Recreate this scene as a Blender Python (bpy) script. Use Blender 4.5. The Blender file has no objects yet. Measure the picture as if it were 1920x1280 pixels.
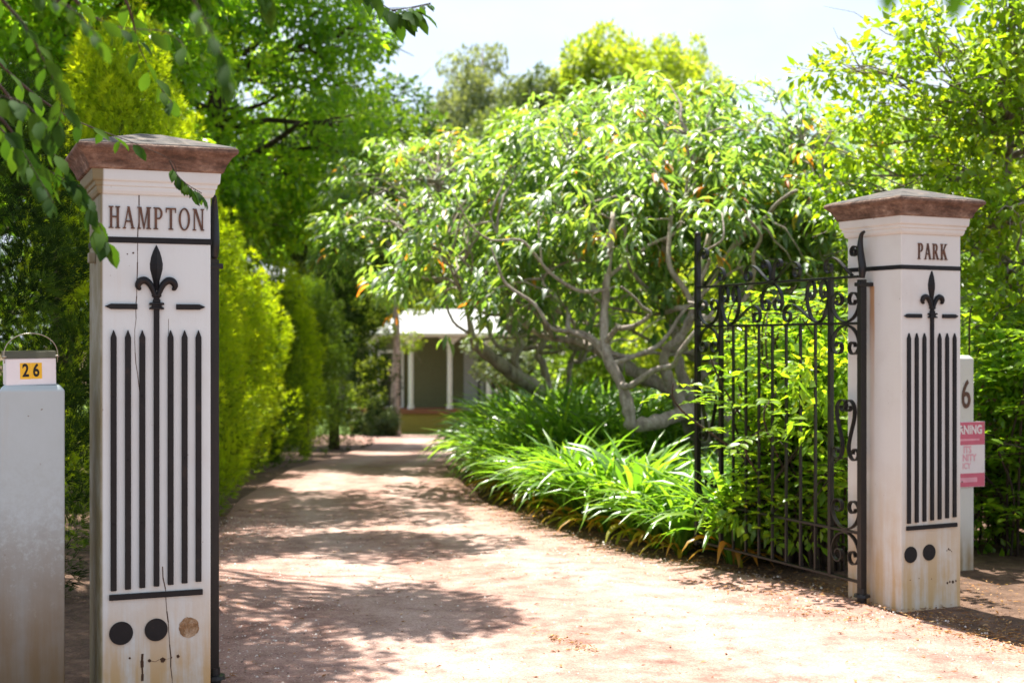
import bpy, bmesh, math, random
import numpy as np
from mathutils import Vector, Matrix

rng = np.random.default_rng(11)
random.seed(11)
PI = math.pi
scene = bpy.context.scene
C = scene.collection

# ------------------------------------------------------------------ camera
EYE = 1.6
cam_data = bpy.data.cameras.new('camera')
cam_data.lens = 50.0
cam_data.sensor_width = 36.0
cam_data.clip_start = 0.05
cam_data.clip_end = 2000.0
cam_data.dof.use_dof = True
cam_data.dof.focus_distance = 6.8
cam_data.dof.aperture_fstop = 2.6
cam_data.dof.aperture_blades = 0
cam = bpy.data.objects.new('camera', cam_data)
cam.location = (0.0, 0.0, EYE)
cam.rotation_euler = (PI / 2, 0, 0)
C.objects.link(cam)
scene.camera = cam

# ------------------------------------------------------------------ sky and sun
SUN_AZ = math.radians(-22.0)      # left of straight ahead
SUN_EL = math.radians(69.0)
world = bpy.data.worlds.new('World')
scene.world = world
world.use_nodes = True
wn, wl = world.node_tree.nodes, world.node_tree.links
wn.clear()
sky = wn.new('ShaderNodeTexSky')
sky.sky_type = 'NISHITA'
sky.sun_disc = False
sky.sun_elevation = SUN_EL
sky.sun_rotation = SUN_AZ
sky.air_density = 1.0
sky.dust_density = 1.6
sky.ozone_density = 1.0
wtc = wn.new('ShaderNodeTexCoord')
wmap = wn.new('ShaderNodeMapping'); wmap.inputs['Scale'].default_value = (1.0, 1.0, 2.2)
wno = wn.new('ShaderNodeTexNoise'); wno.inputs['Scale'].default_value = 2.6; wno.inputs['Detail'].default_value = 7; wno.inputs['Roughness'].default_value = 0.55
wrm = wn.new('ShaderNodeMapRange'); wrm.inputs[1].default_value = 0.28; wrm.inputs[2].default_value = 0.58
wmx = wn.new('ShaderNodeMix'); wmx.data_type = 'RGBA'
wmx.inputs[7].default_value = (4.2, 4.6, 5.4, 1)   # thin bright cloud, in the sky's own units
wbg = wn.new('ShaderNodeBackground'); wbg.inputs['Strength'].default_value = 0.078
wout = wn.new('ShaderNodeOutputWorld')
wl.new(wtc.outputs['Generated'], wmap.inputs['Vector']); wl.new(wmap.outputs[0], wno.inputs['Vector'])
wl.new(wno.outputs['Fac'], wrm.inputs[0]); wl.new(wrm.outputs[0], wmx.inputs[0])
wl.new(sky.outputs[0], wmx.inputs[6]); wl.new(wmx.outputs[2], wbg.inputs['Color'])
wl.new(wbg.outputs[0], wout.inputs['Surface'])

sun_dir = Vector((math.sin(SUN_AZ) * math.cos(SUN_EL), math.cos(SUN_AZ) * math.cos(SUN_EL), math.sin(SUN_EL)))
sun_data = bpy.data.lights.new('sun', 'SUN')
sun_data.energy = 4.7
sun_data.angle = math.radians(0.53)
sun_data.color = (1.0, 0.955, 0.88)
sun = bpy.data.objects.new('sun', sun_data)
sun.rotation_euler = (-sun_dir).to_track_quat('-Z', 'Y').to_euler()
sun.location = (-8, 16, 30)
C.objects.link(sun)

scene.view_settings.view_transform = 'Standard'
scene.view_settings.look = 'None'
scene.view_settings.exposure = 1.66
scene.view_settings.gamma = 1.0
scene.view_settings.use_curve_mapping = False
scene.cycles.use_denoising = True
scene.cycles.max_bounces = 8
scene.cycles.diffuse_bounces = 4
scene.cycles.glossy_bounces = 3
scene.cycles.transmission_bounces = 5
scene.cycles.transparent_max_bounces = 6
scene.cycles.sample_clamp_indirect = 6.0

# ------------------------------------------------------------------ helpers
F = 2666.7
def gz(y):
    """height of the ground: level by the gate, falling gently towards the house"""
    t = min(max(y - 17.0, 0.0), 27.0)
    return -0.045 * t * min(1.0, t / 3.0)

def P(px, py, Y):
    """a point of the place, from where it shows in the photograph and its distance"""
    return Vector(((px - 960.0) / F * Y, Y, EYE - (py - 640.0) / F * Y))

def obj(name, data, mat=None, parent=None):
    o = bpy.data.objects.new(name, data)
    C.objects.link(o)
    if mat is not None and data is not None and hasattr(data, 'materials') and not data.materials:
        data.materials.append(mat)
    if parent is not None:
        o.parent = parent
    return o

def tag(o, label=None, cat=None, group=None, kind=None):
    if label: o['label'] = label
    if cat: o['category'] = cat
    if group: o['group'] = group
    if kind: o['kind'] = kind
    return o

def thing(name, label, cat, loc=(0, 0, 0), rz=0.0, group=None):
    o = bpy.data.objects.new(name, None)
    o.empty_display_size = 0.2
    C.objects.link(o)
    o.location = loc
    o.rotation_euler = (0, 0, rz)
    return tag(o, label, cat, group)

class MB:
    """collects simple shapes and builds them as one mesh"""
    def __init__(s): s.v = []; s.f = []
    def add(s, vs, fs):
        n = len(s.v); s.v += [tuple(v) for v in vs]; s.f += [tuple(i + n for i in f) for f in fs]
    def box(s, x0, x1, y0, y1, z0, z1):
        s.add([(x0,y0,z0),(x1,y0,z0),(x1,y1,z0),(x0,y1,z0),(x0,y0,z1),(x1,y0,z1),(x1,y1,z1),(x0,y1,z1)],
              [(0,3,2,1),(4,5,6,7),(0,1,5,4),(1,2,6,5),(2,3,7,6),(3,0,4,7)])
    def frustum(s, w0, w1, z0, z1, cap=True):
        a, b = w0 / 2, w1 / 2
        s.add([(-a,-a,z0),(a,-a,z0),(a,a,z0),(-a,a,z0),(-b,-b,z1),(b,-b,z1),(b,b,z1),(-b,b,z1)],
              [(0,3,2,1),(4,5,6,7),(0,1,5,4),(1,2,6,5),(2,3,7,6),(3,0,4,7)])
    def rings(s, prof, square=True, n=4):
        """stack of (half width, z) rings, capped"""
        vs = []; fs = []
        for (r, z) in prof:
            if square: vs += [(-r,-r,z),(r,-r,z),(r,r,z),(-r,r,z)]
            else: vs += [(r*math.cos(2*PI*k/n), r*math.sin(2*PI*k/n), z) for k in range(n)]
        m = 4 if square else n
        for i in range(len(prof)-1):
            for k in range(m):
                a, b = i*m+k, i*m+(k+1) % m
                fs.append((a, b, b+m, a+m))
        fs.append(tuple(range(m-1, -1, -1))); fs.append(tuple(range((len(prof)-1)*m, len(prof)*m)))
        s.add(vs, fs)
    def prism(s, pts, y0, y1):
        """polygon in x,z extruded along y (y0 = front)"""
        n = len(pts)
        area = sum(pts[i][0]*pts[(i+1) % n][1]-pts[(i+1) % n][0]*pts[i][1] for i in range(n))
        if area < 0: pts = pts[::-1]
        vs = [(x, y0, z) for x, z in pts] + [(x, y1, z) for x, z in pts]
        fs = [tuple(range(n)), tuple(range(2*n-1, n-1, -1))]
        fs += [(i, i+n, (i+1) % n + n, (i+1) % n) for i in range(n)]
        s.add(vs, fs)
    def tube(s, pts, rad, n=8, cap=True):
        pts = [Vector(p) for p in pts]; vs = []; fs = []; up = None
        for i, p in enumerate(pts):
            t = (pts[min(i+1, len(pts)-1)] - pts[max(i-1, 0)])
            t = t.normalized() if t.length > 1e-9 else Vector((0, 0, 1))
            if up is None:
                up = t.cross(Vector((0, 0, 1)) if abs(t.z) < .9 else Vector((1, 0, 0))).normalized()
            else:
                up = (up - t * up.dot(t)).normalized()
            w = t.cross(up); r = rad[i] if hasattr(rad, '__len__') else rad
            vs += [p + (up*math.cos(2*PI*k/n) + w*math.sin(2*PI*k/n)) * r for k in range(n)]
        for i in range(len(pts)-1):
            for k in range(n):
                a, b = i*n+k, i*n+(k+1) % n
                fs.append((a, b, b+n, a+n))
        if cap:
            fs.append(tuple(range(n-1, -1, -1))); fs.append(tuple(range((len(pts)-1)*n, len(pts)*n)))
        s.add(vs, fs)
    def mesh(s, name, smooth=False):
        m = bpy.data.meshes.new(name); m.from_pydata(s.v, [], s.f); m.validate()
        if smooth: m.polygons.foreach_set('use_smooth', [True]*len(m.polygons))
        return m
    def build(s, name, mat, parent=None, smooth=False, bevel=0.0, seg=2):
        m = s.mesh(name, smooth)
        o = obj(name, m, mat, parent)
        if bevel > 0:
            b = o.modifiers.new('bevel', 'BEVEL'); b.width = bevel; b.segments = seg; b.limit_method = 'ANGLE'; b.angle_limit = math.radians(35)
        return o

def smooth_path(pts, n=6):
    """Catmull-Rom through points of (x,y,z) or (x,y,z,r)"""
    p = [np.array(q, float) for q in pts]; out = []
    for i in range(len(p)-1):
        p0, p1, p2, p3 = p[max(i-1, 0)], p[i], p[i+1], p[min(i+2, len(p)-1)]
        for k in range(n):
            t = k/n
            out.append(.5*((2*p1)+(-p0+p2)*t+(2*p0-5*p1+4*p2-p3)*t*t+(-p0+3*p1-3*p2+p3)*t**3))
    out.append(p[-1]); return out

# ------------------------------------------------------------------ materials
def new_mat(name):
    m = bpy.data.materials.new(name); m.use_nodes = True
    nt = m.node_tree; nt.nodes.clear()
    out = nt.nodes.new('ShaderNodeOutputMaterial')
    return m, nt, out
def N(nt, t, **kw):
    n = nt.nodes.new(t)
    for k, v in kw.items():
        if k.startswith('i_'):
            key = k[2:]
            n.inputs[int(key) if key.isdigit() else key].default_value = v
        else: setattr(n, k, v)
    return n
def ramp(nt, stops, interp='LINEAR'):
    n = nt.nodes.new('ShaderNodeValToRGB'); cr = n.color_ramp; cr.interpolation = interp
    while len(cr.elements) < len(stops): cr.elements.new(0.5)
    for e, (p, c) in zip(cr.elements, stops):
        e.position = p; e.color = (*c, 1) if len(c) == 3 else c
    return n
def mixc(nt, fac, a, b, mode='MIX'):
    n = nt.nodes.new('ShaderNodeMix'); n.data_type = 'RGBA'; n.blend_type = mode
    for s, v in ((0, fac), (6, a), (7, b)):
        if hasattr(v, 'is_linked') or hasattr(v, 'links'): nt.links.new(v, n.inputs[s])
        elif s == 0: n.inputs[0].default_value = v
        else: n.inputs[s].default_value = (*v, 1)
    return n.outputs[2]
def math_n(nt, op, a, b=None, c=None, clamp=False):
    n = nt.nodes.new('ShaderNodeMath'); n.operation = op; n.use_clamp = clamp
    for i, v in enumerate((a, b, c)):
        if v is None: continue
        if isinstance(v, (int, float)): n.inputs[i].default_value = v
        else: nt.links.new(v, n.inputs[i])
    return n.outputs[0]
def noise(nt, vec, scale, detail=4, rough=.55, mapscale=None):
    if mapscale:
        mp = N(nt, 'ShaderNodeMapping'); mp.inputs['Scale'].default_value = mapscale
        nt.links.new(vec, mp.inputs['Vector']); vec = mp.outputs[0]
    n = N(nt, 'ShaderNodeTexNoise'); n.inputs['Scale'].default_value = scale; n.inputs['Detail'].default_value = detail; n.inputs['Roughness'].default_value = rough
    nt.links.new(vec, n.inputs['Vector']); return n.outputs['Fac']
def rng_map(nt, v, a, b, c=0., d=1.):
    n = N(nt, 'ShaderNodeMapRange'); n.interpolation_type = 'SMOOTHSTEP'
    for i, x in enumerate((a, b, c, d)): n.inputs[i+1].default_value = x
    nt.links.new(v, n.inputs[0]); return n.outputs[0]
def bump(nt, h, strength=.3, dist=.01, nrm=None):
    n = N(nt, 'ShaderNodeBump'); n.inputs['Strength'].default_value = strength; n.inputs['Distance'].default_value = dist
    nt.links.new(h, n.inputs['Height'])
    if nrm is not None: nt.links.new(nrm, n.inputs['Normal'])
    return n.outputs[0]
def bsdf(nt, out, col, rough=.6, nrm=None, spec=.4, metal=0.):
    b = N(nt, 'ShaderNodeBsdfPrincipled')
    if hasattr(col, 'links'): nt.links.new(col, b.inputs['Base Color'])
    else: b.inputs['Base Color'].default_value = (*col, 1)
    if hasattr(rough, 'links'): nt.links.new(rough, b.inputs['Roughness'])
    else: b.inputs['Roughness'].default_value = rough
    b.inputs['Specular IOR Level'].default_value = spec; b.inputs['Metallic'].default_value = metal
    if nrm is not None: nt.links.new(nrm, b.inputs['Normal'])
    nt.links.new(b.outputs[0], out.inputs['Surface']); return b

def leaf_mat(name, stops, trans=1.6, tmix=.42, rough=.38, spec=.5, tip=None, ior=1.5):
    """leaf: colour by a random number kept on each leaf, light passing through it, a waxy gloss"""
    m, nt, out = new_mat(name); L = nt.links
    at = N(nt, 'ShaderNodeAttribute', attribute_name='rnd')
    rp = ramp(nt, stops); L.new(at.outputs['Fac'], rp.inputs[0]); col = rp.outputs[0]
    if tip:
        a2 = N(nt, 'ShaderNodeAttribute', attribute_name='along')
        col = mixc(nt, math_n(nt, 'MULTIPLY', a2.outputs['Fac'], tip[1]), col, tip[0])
    tcol = mixc(nt, 1.0, col, (trans*1.12, trans, trans*.35), 'MULTIPLY')
    b = N(nt, 'ShaderNodeBsdfPrincipled'); b.inputs['Roughness'].default_value = rough; b.inputs['Specular IOR Level'].default_value = spec; b.inputs['IOR'].default_value = ior
    L.new(col, b.inputs['Base Color'])
    t = N(nt, 'ShaderNodeBsdfTranslucent'); L.new(tcol, t.inputs['Color'])
    mx = N(nt, 'ShaderNodeMixShader'); mx.inputs[0].default_value = tmix
    L.new(b.outputs[0], mx.inputs[1]); L.new(t.outputs[0], mx.inputs[2]); L.new(mx.outputs[0], out.inputs['Surface'])
    return m

def paint_mat(name, base=(.80, .79, .76), stain=(.50, .34, .15), foot=.55, rust=None, mottle=(.62, .60, .54), stain_amt=1.0, algae_shade=False, dirt=None):
    """old white paint: a warm tide mark near the foot, faint vertical streaks, fine chips"""
    m, nt, out = new_mat(name); L = nt.links
    tc = N(nt, 'ShaderNodeTexCoord'); oc = tc.outputs['Object']
    sp = N(nt, 'ShaderNodeSeparateXYZ'); L.new(oc, sp.inputs[0])
    streak = noise(nt, oc, 1.0, 5, .6, (14, 14, 1.1))
    blot = noise(nt, oc, 5.0, 5, .6)
    fine = noise(nt, oc, 70.0, 3, .6)
    col = mixc(nt, rng_map(nt, blot, .45, .75, 0, .35), base, mottle)
    low = rng_map(nt, sp.outputs['Z'], 0.0, foot, 1.0, 0.0)
    fac = math_n(nt, 'MULTIPLY', low, rng_map(nt, math_n(nt, 'ADD', math_n(nt, 'MULTIPLY', streak, .7), math_n(nt, 'MULTIPLY', blot, .3)), .30, .60), clamp=True)
    col = mixc(nt, math_n(nt, 'MULTIPLY', fac, stain_amt), col, stain)
    st2 = rng_map(nt, streak, .62, .8, 0, .22)
    col = mixc(nt, st2, col, (.45, .36, .24))
    if algae_shade:      # olive outer side: shade of the foliage painted in, along with green growth
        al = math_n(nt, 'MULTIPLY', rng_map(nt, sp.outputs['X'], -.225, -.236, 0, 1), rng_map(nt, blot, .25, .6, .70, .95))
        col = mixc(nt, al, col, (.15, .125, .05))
    if dirt:       # splashed soil, speckled, thinning upwards
        dn = noise(nt, oc, 30, 6, .75); sl = noise(nt, oc, 3.2, 4, .6)
        dz = rng_map(nt, math_n(nt, 'SUBTRACT', sp.outputs['Z'], math_n(nt, 'MULTIPLY', sl, .55)), -.2, dirt, 1, 0)
        df = math_n(nt, 'MULTIPLY', dz, rng_map(nt, math_n(nt, 'ADD', math_n(nt, 'MULTIPLY', dn, .7), math_n(nt, 'MULTIPLY', dz, .30)), .30, .52), clamp=True)
        col = mixc(nt, math_n(nt, 'MULTIPLY', df, .85), col, (.15, .095, .042))
    if rust:
        (y0, hw, z0, z1) = rust      # a rust run on the gateway side, below the hinge
        d = math_n(nt, 'ABSOLUTE', math_n(nt, 'SUBTRACT', sp.outputs['Y'], y0))
        w = rng_map(nt, math_n(nt, 'ADD', d, math_n(nt, 'MULTIPLY', math_n(nt, 'SUBTRACT', blot, .5), .02)), hw*.35, hw, 1, 0)
        side = rng_map(nt, sp.outputs['X'], -.2, -.225, 0, 1)
        h = math_n(nt, 'MULTIPLY', rng_map(nt, sp.outputs['Z'], z0, z1, .15, 1), math_n(nt, 'LESS_THAN', sp.outputs['Z'], z1))
        rf = math_n(nt, 'MULTIPLY', math_n(nt, 'MULTIPLY', w, h), math_n(nt, 'MULTIPLY', side, rng_map(nt, streak, .25, .55, .4, 1)), clamp=True)
        col = mixc(nt, math_n(nt, 'MULTIPLY', rf, .9), col, (.42, .19, .04))
    chip = math_n(nt, 'MULTIPLY', rng_map(nt, noise(nt, oc, 38, 2, .5), .73, .76), rng_map(nt, blot, .5, .6))
    col = mixc(nt, math_n(nt, 'MULTIPLY', chip, .7), col, (.16, .10, .06))
    nb = bump(nt, math_n(nt, 'ADD', math_n(nt, 'MULTIPLY', fine, .4), streak), .3, .006)
    bsdf(nt, out, col, .55, nb, .35)
    return m

def rough_mat(name, stops, scale=8, bumps=.4, rough=.85, dist=.01, mapscale=None, spec=.3, fine=60):
    m, nt, out = new_mat(name); L = nt.links
    tc = N(nt, 'ShaderNodeTexCoord'); oc = tc.outputs['Object']
    n1 = noise(nt, oc, scale, 8, .65, mapscale); n2 = noise(nt, oc, fine, 3, .6)
    rp = ramp(nt, stops); L.new(n1, rp.inputs[0])
    col = mixc(nt, rng_map(nt, n2, .35, .7, 0, .35), rp.outputs[0], stops[0][1])
    nb = bump(nt, math_n(nt, 'ADD', n1, math_n(nt, 'MULTIPLY', n2, .4)), bumps, dist)
    bsdf(nt, out, col, rough, nb, spec); return m

def plain_mat(name, col, rough=.5, spec=.4, metal=0., var=.25):
    m, nt, out = new_mat(name); L = nt.links
    tc = N(nt, 'ShaderNodeTexCoord')
    n1 = noise(nt, tc.outputs['Object'], 18, 5, .6)
    c = mixc(nt, rng_map(nt, n1, .35, .7, 0, var), col, tuple(x*.55 for x in col))
    bsdf(nt, out, c, rough, bump(nt, n1, .08, .003), spec, metal); return m

M = {}
M['paint_left'] = paint_mat('aged_white_paint', base=(.565, .63, .635), stain=(.46, .30, .12), foot=.72, mottle=(.50, .525, .505), algae_shade=True)
M['paint_right'] = paint_mat('aged_cream_paint', base=(.60, .61, .575), stain=(.50, .345, .16), foot=1.0, mottle=(.51, .495, .46), rust=(.015, .028, 1.05, 1.94))
M['post_paint'] = paint_mat('weathered_post_paint', base=(.42, .49, .50), stain=(.26, .18, .085), foot=.85, mottle=(.38, .44, .43), dirt=.95)
M['post_cream'] = paint_mat('cream_post_paint', base=(.56, .56, .51), stain=(.28, .2, .1), foot=.4)
M['iron'] = rough_mat('worn_black_iron', [(.3, (.005, .0055, .0065)), (.6, (.010, .010, .011)), (.78, (.04, .025, .016))], 11, .3, .5, .004, spec=.25)
M['gate_iron'] = rough_mat('dusty_gate_iron', [(.35, (.006, .006, .006)), (.62, (.011, .010, .009)), (.75, (.05, .032, .02))], 6, .25, .42, .004, spec=.4)
M['bronze'] = rough_mat('worn_bronze', [(.3, (.05, .030, .022)), (.55, (.13, .065, .04)), (.8, (.26, .12, .06))], 30, .2, .5)
M['cap_stone'] = rough_mat('rusty_cap_stone', [(.30, (.045, .032, .025)), (.43, (.125, .076, .054)), (.56, (.21, .135, .10)), (.70, (.37, .27, .20))], 9, .9, .92, .02, (1, 1, 2.6))
M['cap_top'] = rough_mat('lichen_grey_cap', [(.3, (.035, .032, .03)), (.52, (.095, .085, .078)), (.75, (.22, .16, .11))], 11, .6, .92, .012)
M['scar'] = rough_mat('bare_mortar_scar', [(.3, (.12, .065, .03)), (.5, (.30, .18, .09)), (.7, (.55, .44, .31))], 26, 1.0, .95, .02)
M['crack'] = plain_mat('dark_crack', (.07, .04, .025), .9, .1)
M['white_sheet'] = plain_mat('white_sheet_metal', (.78, .77, .78), .4, .5, var=.1)
M['olive'] = plain_mat('olive_lid', (.075, .068, .03), .4, .5)
M['wire'] = plain_mat('galvanised_wire', (.42, .38, .30), .35, .5, .8)
M['yellow'] = plain_mat('yellow_sticker', (.85, .50, .02), .45, .4, var=.1)
M['black'] = plain_mat('black_print', (.012, .010, .010), .5, .3)
M['sign_red'] = plain_mat('faded_red', (.56, .12, .18), .45, .4, var=.2)
M['sign_white'] = plain_mat('faded_white', (.72, .66, .66), .45, .4, var=.12)
M['sign_pink'] = plain_mat('faded_pink_print', (.72, .34, .40), .5, .3)
M['bark'] = rough_mat('grey_brown_bark', [(.3, (.14, .11, .09)), (.5, (.37, .31, .26)), (.75, (.56, .51, .45))], 5, .9, .9, .03, (3, 3, 1))
M['bark_pale'] = rough_mat('pale_grey_bark', [(.3, (.10, .085, .07)), (.55, (.26, .22, .18)), (.75, (.46, .41, .35))], 6, .8, .9, .02, (2, 2, .8))
M['bark_dark'] = rough_mat('dark_bark', [(.3, (.03, .022, .018)), (.6, (.085, .06, .045)), (.8, (.14, .11, .085))], 6, .9, .9, .03, (3, 3, 1))

# ------------------------------------------------------------------ the ground
_tab = rng.random((64, 64))
def vnoise(x, y):
    x = np.asarray(x, float); y = np.asarray(y, float)
    xi = np.floor(x).astype(int); yi = np.floor(y).astype(int); fx = x-xi; fy = y-yi
    fx = fx*fx*(3-2*fx); fy = fy*fy*(3-2*fy)
    g = lambda a, b: _tab[a % 64, b % 64]
    return (g(xi, yi)*(1-fx)+g(xi+1, yi)*fx)*(1-fy)+(g(xi, yi+1)*(1-fx)+g(xi+1, yi+1)*fx)*fy

def make_gravel():
    m, nt, out = new_mat('pink_granite_gravel'); L = nt.links
    tc = N(nt, 'ShaderNodeTexCoord'); oc = tc.outputs['Object']
    big = noise(nt, oc, .55, 5, .6); mid = noise(nt, oc, 4.5, 6, .65); fine = noise(nt, oc, 85, 4, .7)
    vo = N(nt, 'ShaderNodeTexVoronoi'); vo.inputs['Scale'].default_value = 120; L.new(oc, vo.inputs['Vector'])
    rp = ramp(nt, [(.32, (.17, .09, .07)), (.5, (.325, .195, .155)), (.68, (.42, .285, .235))]); L.new(mid, rp.inputs[0])
    col = mixc(nt, rng_map(nt, big, .4, .65, 0, .35), rp.outputs[0], (.42, .29, .24))
    ac = N(nt, 'ShaderNodeAttribute', attribute_name='across')
    tr = rng_map(nt, math_n(nt, 'ABSOLUTE', math_n(nt, 'SUBTRACT', math_n(nt, 'ABSOLUTE', math_n(nt, 'SUBTRACT', ac.outputs['Fac'], .5)), .19)), .03, .13, 1, 0)
    col = mixc(nt, math_n(nt, 'MULTIPLY', math_n(nt, 'MULTIPLY', tr, rng_map(nt, mid, .3, .6, .4, 1)), .5), col, (.47, .35, .30))
    eg = math_n(nt, 'MULTIPLY', rng_map(nt, math_n(nt, 'ABSOLUTE', math_n(nt, 'SUBTRACT', ac.outputs['Fac'], .5)), .36, .5, 0, 1), rng_map(nt, mid, .3, .65, .2, 1))
    col = mixc(nt, math_n(nt, 'MULTIPLY', eg, .6), col, (.25, .13, .085))
    grain = ramp(nt, [(.0, (.5, .42, .38)), (.35, (.85, .8, .77)), (.6, (1, 1, 1)), (1, (1.25, 1.25, 1.25))])
    sv = N(nt, 'ShaderNodeSeparateColor'); L.new(vo.outputs['Color'], sv.inputs[0]); L.new(sv.outputs[0], grain.inputs[0])
    col = mixc(nt, .55, col, grain.outputs[0], 'MULTIPLY')
    col = mixc(nt, rng_map(nt, fine, .58, .75, 0, .45), col, (.26, .16, .12))
    h = math_n(nt, 'ADD', math_n(nt, 'MULTIPLY', vo.outputs['Distance'], .6), math_n(nt, 'ADD', fine, math_n(nt, 'MULTIPLY', mid, 1.5)))
    bsdf(nt, out, col, .92, bump(nt, h, .55, .012), .2); return m
M['gravel'] = make_gravel()
M['mulch'] = rough_mat('brown_leaf_mulch', [(.25, (.045, .026, .017)), (.5, (.13, .075, .048)), (.75, (.24, .145, .095))], 9, 1.0, .95, .04, fine=45)
M['lawn'] = rough_mat('lawn_green', [(.3, (.06, .11, .02)), (.55, (.12, .19, .03)), (.8, (.22, .26, .06))], 6, .6, .9, .03)
M['litter'] = leaf_mat('dry_litter', [(0, (.10, .045, .02)), (.4, (.26, .12, .045)), (.75, (.42, .23, .09)), (1, (.50, .36, .2))], tmix=.15, rough=.8, spec=.2)
M['pebble'] = leaf_mat('granite_pebble', [(0, (.12, .08, .065)), (.4, (.36, .25, .2)), (.75, (.55, .45, .38)), (1, (.68, .62, .56))], tmix=.0, rough=.85, spec=.25)

def grid_sheet(name, ys, xl, xr, nx, zf, mat, kind='structure'):
    vs = []; fs = []
    for j, y in enumerate(ys):
        a, b = xl(y), xr(y)
        for i in range(nx+1):
            x = a + (b-a)*i/nx
            vs.append((x, y, zf(x, y, i/nx)))
    for j in range(len(ys)-1):
        for i in range(nx):
            a = j*(nx+1)+i
            fs.append((a, a+1, a+nx+2, a+nx+1))
    mb = MB(); mb.add(vs, fs)
    o = mb.build(name, mat, smooth=True); o['kind'] = kind
    at = o.data.attributes.new('across', 'FLOAT', 'POINT'); at.data.foreach_set('value', [i/nx for _ in ys for i in range(nx+1)])
    return o

ysg = [-300, -60, -12] + [float(v) for v in np.arange(-4, 18.1, 1.0)] + [float(v) for v in np.arange(19, 46, 1.0)] + [52, 70, 120, 300, 900]
def ground_z(x, y, t): return gz(y) - .028 + (.02*float(vnoise(x*1.7+9, y*1.7)) - .01 if -4 < y < 40 else 0)
grid_sheet('ground', ysg, lambda y: -600 if abs(y) > 50 else -60, lambda y: 600 if abs(y) > 50 else 60, 60, ground_z, M['mulch'])
_ly = np.array([-8, 2, 4.5, 6.0, 7.0, 8.5, 10.5, 14.2, 18, 24, 30, 37, 42]); _lx = np.array([-4.5, -2.6, -1.95, -1.72, -1.75, -2.0, -2.35, -2.8, -2.9, -3.0, -3.1, -4.2, -6.5])
_ry = np.array([-8, 4, 6.2, 7.2, 7.9, 8.55, 9.2, 10.3, 10.9, 12.4, 14.7, 17, 18.8, 21, 25, 30, 36, 42]); _rx = np.array([5.5, 4.3, 3.4, 2.92, 2.62, 2.36, 2.12, 1.42, .95, .34, -.32, -.62, -.72, -.7, -.5, .2, 1.8, 5.0])
def drive_l(y): return float(np.interp(y, _ly, _lx)) + .12*(float(vnoise(y*2.1, 3.3))-.5)
def drive_r(y): return float(np.interp(y, _ry, _rx)) + .10*(float(vnoise(y*2.6, 7.7))-.5)
def drive_z(x, y, t):
    e = min(t, 1-t)
    edge = -.04*max(0, 1-e/.035)
    rut = -.012*math.exp(-((x+.35-.0)/.22)**2) - .012*math.exp(-((x-1.05)/.22)**2)
    return gz(y) + edge + rut*(1 if y < 12 else .4) + .018*(float(vnoise(x*1.3, y*1.3))-.5) + .006*(float(vnoise(x*7, y*7))-.5)
grid_sheet('driveway', [float(v) for v in np.concatenate([np.arange(-8, 3, .5), np.arange(3, 20, .12), np.arange(20, 42.1, .4)])], drive_l, drive_r, 56, drive_z, M['gravel'])
grid_sheet('lawn', [float(v) for v in np.arange(39.6, 75, 1.2)], lambda y: -28 if y > 42 else -6, lambda y: 34, 24, lambda x, y, t: gz(y) + (.03 if y > 40 else -.06), M['lawn'])

def leaves_mesh(name, tv, tf, pos, dr, nr, sc, rnd, mat, wid=None, smooth=False):
    """many small copies of one leaf outline laid out as one mesh; keeps rnd and along on each"""
    tv = np.asarray(tv, float); pos = np.asarray(pos, float); n = len(pos); k = len(tv)
    d = np.asarray(dr, float); d = d/np.maximum(np.linalg.norm(d, axis=1, keepdims=True), 1e-9)
    x = np.cross(d, nr); x /= np.maximum(np.linalg.norm(x, axis=1, keepdims=True), 1e-9)
    z = np.cross(x, d)
    sc = np.broadcast_to(np.asarray(sc, float), (n,)); w = sc if wid is None else sc*wid
    co = (pos[:, None, :] + x[:, None, :]*(tv[None, :, 0:1]*w[:, None, None]) + d[:, None, :]*(tv[None, :, 1:2]*sc[:, None, None]) + z[:, None, :]*(tv[None, :, 2:3]*sc[:, None, None])).reshape(-1, 3)
    lens = np.array([len(f) for f in tf]); flat = np.concatenate([np.array(f) for f in tf])
    idx = (flat[None, :] + (np.arange(n)*k)[:, None]).ravel()
    tot = np.tile(lens, n); start = np.concatenate([[0], np.cumsum(tot)[:-1]])
    m = bpy.data.meshes.new(name)
    m.vertices.add(n*k); m.vertices.foreach_set('co', co.ravel())
    m.loops.add(len(idx)); m.loops.foreach_set('vertex_index', idx.astype(np.int32))
    m.polygons.add(len(tot)); m.polygons.foreach_set('loop_start', start.astype(np.int32)); m.polygons.foreach_set('loop_total', tot.astype(np.int32))
    if smooth: m.polygons.foreach_set('use_smooth', np.ones(len(tot), bool))
    a = m.attributes.new('rnd', 'FLOAT', 'POINT'); a.data.foreach_set('value', np.repeat(rnd, k).astype(np.float32))
    al = (tv[:, 1]-tv[:, 1].min())/max(np.ptp(tv[:, 1]), 1e-6)
    a = m.attributes.new('along', 'FLOAT', 'POINT'); a.data.foreach_set('value', np.tile(al, n).astype(np.float32))
    m.update(calc_edges=True)
    m.materials.append(mat)
    return m

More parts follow.
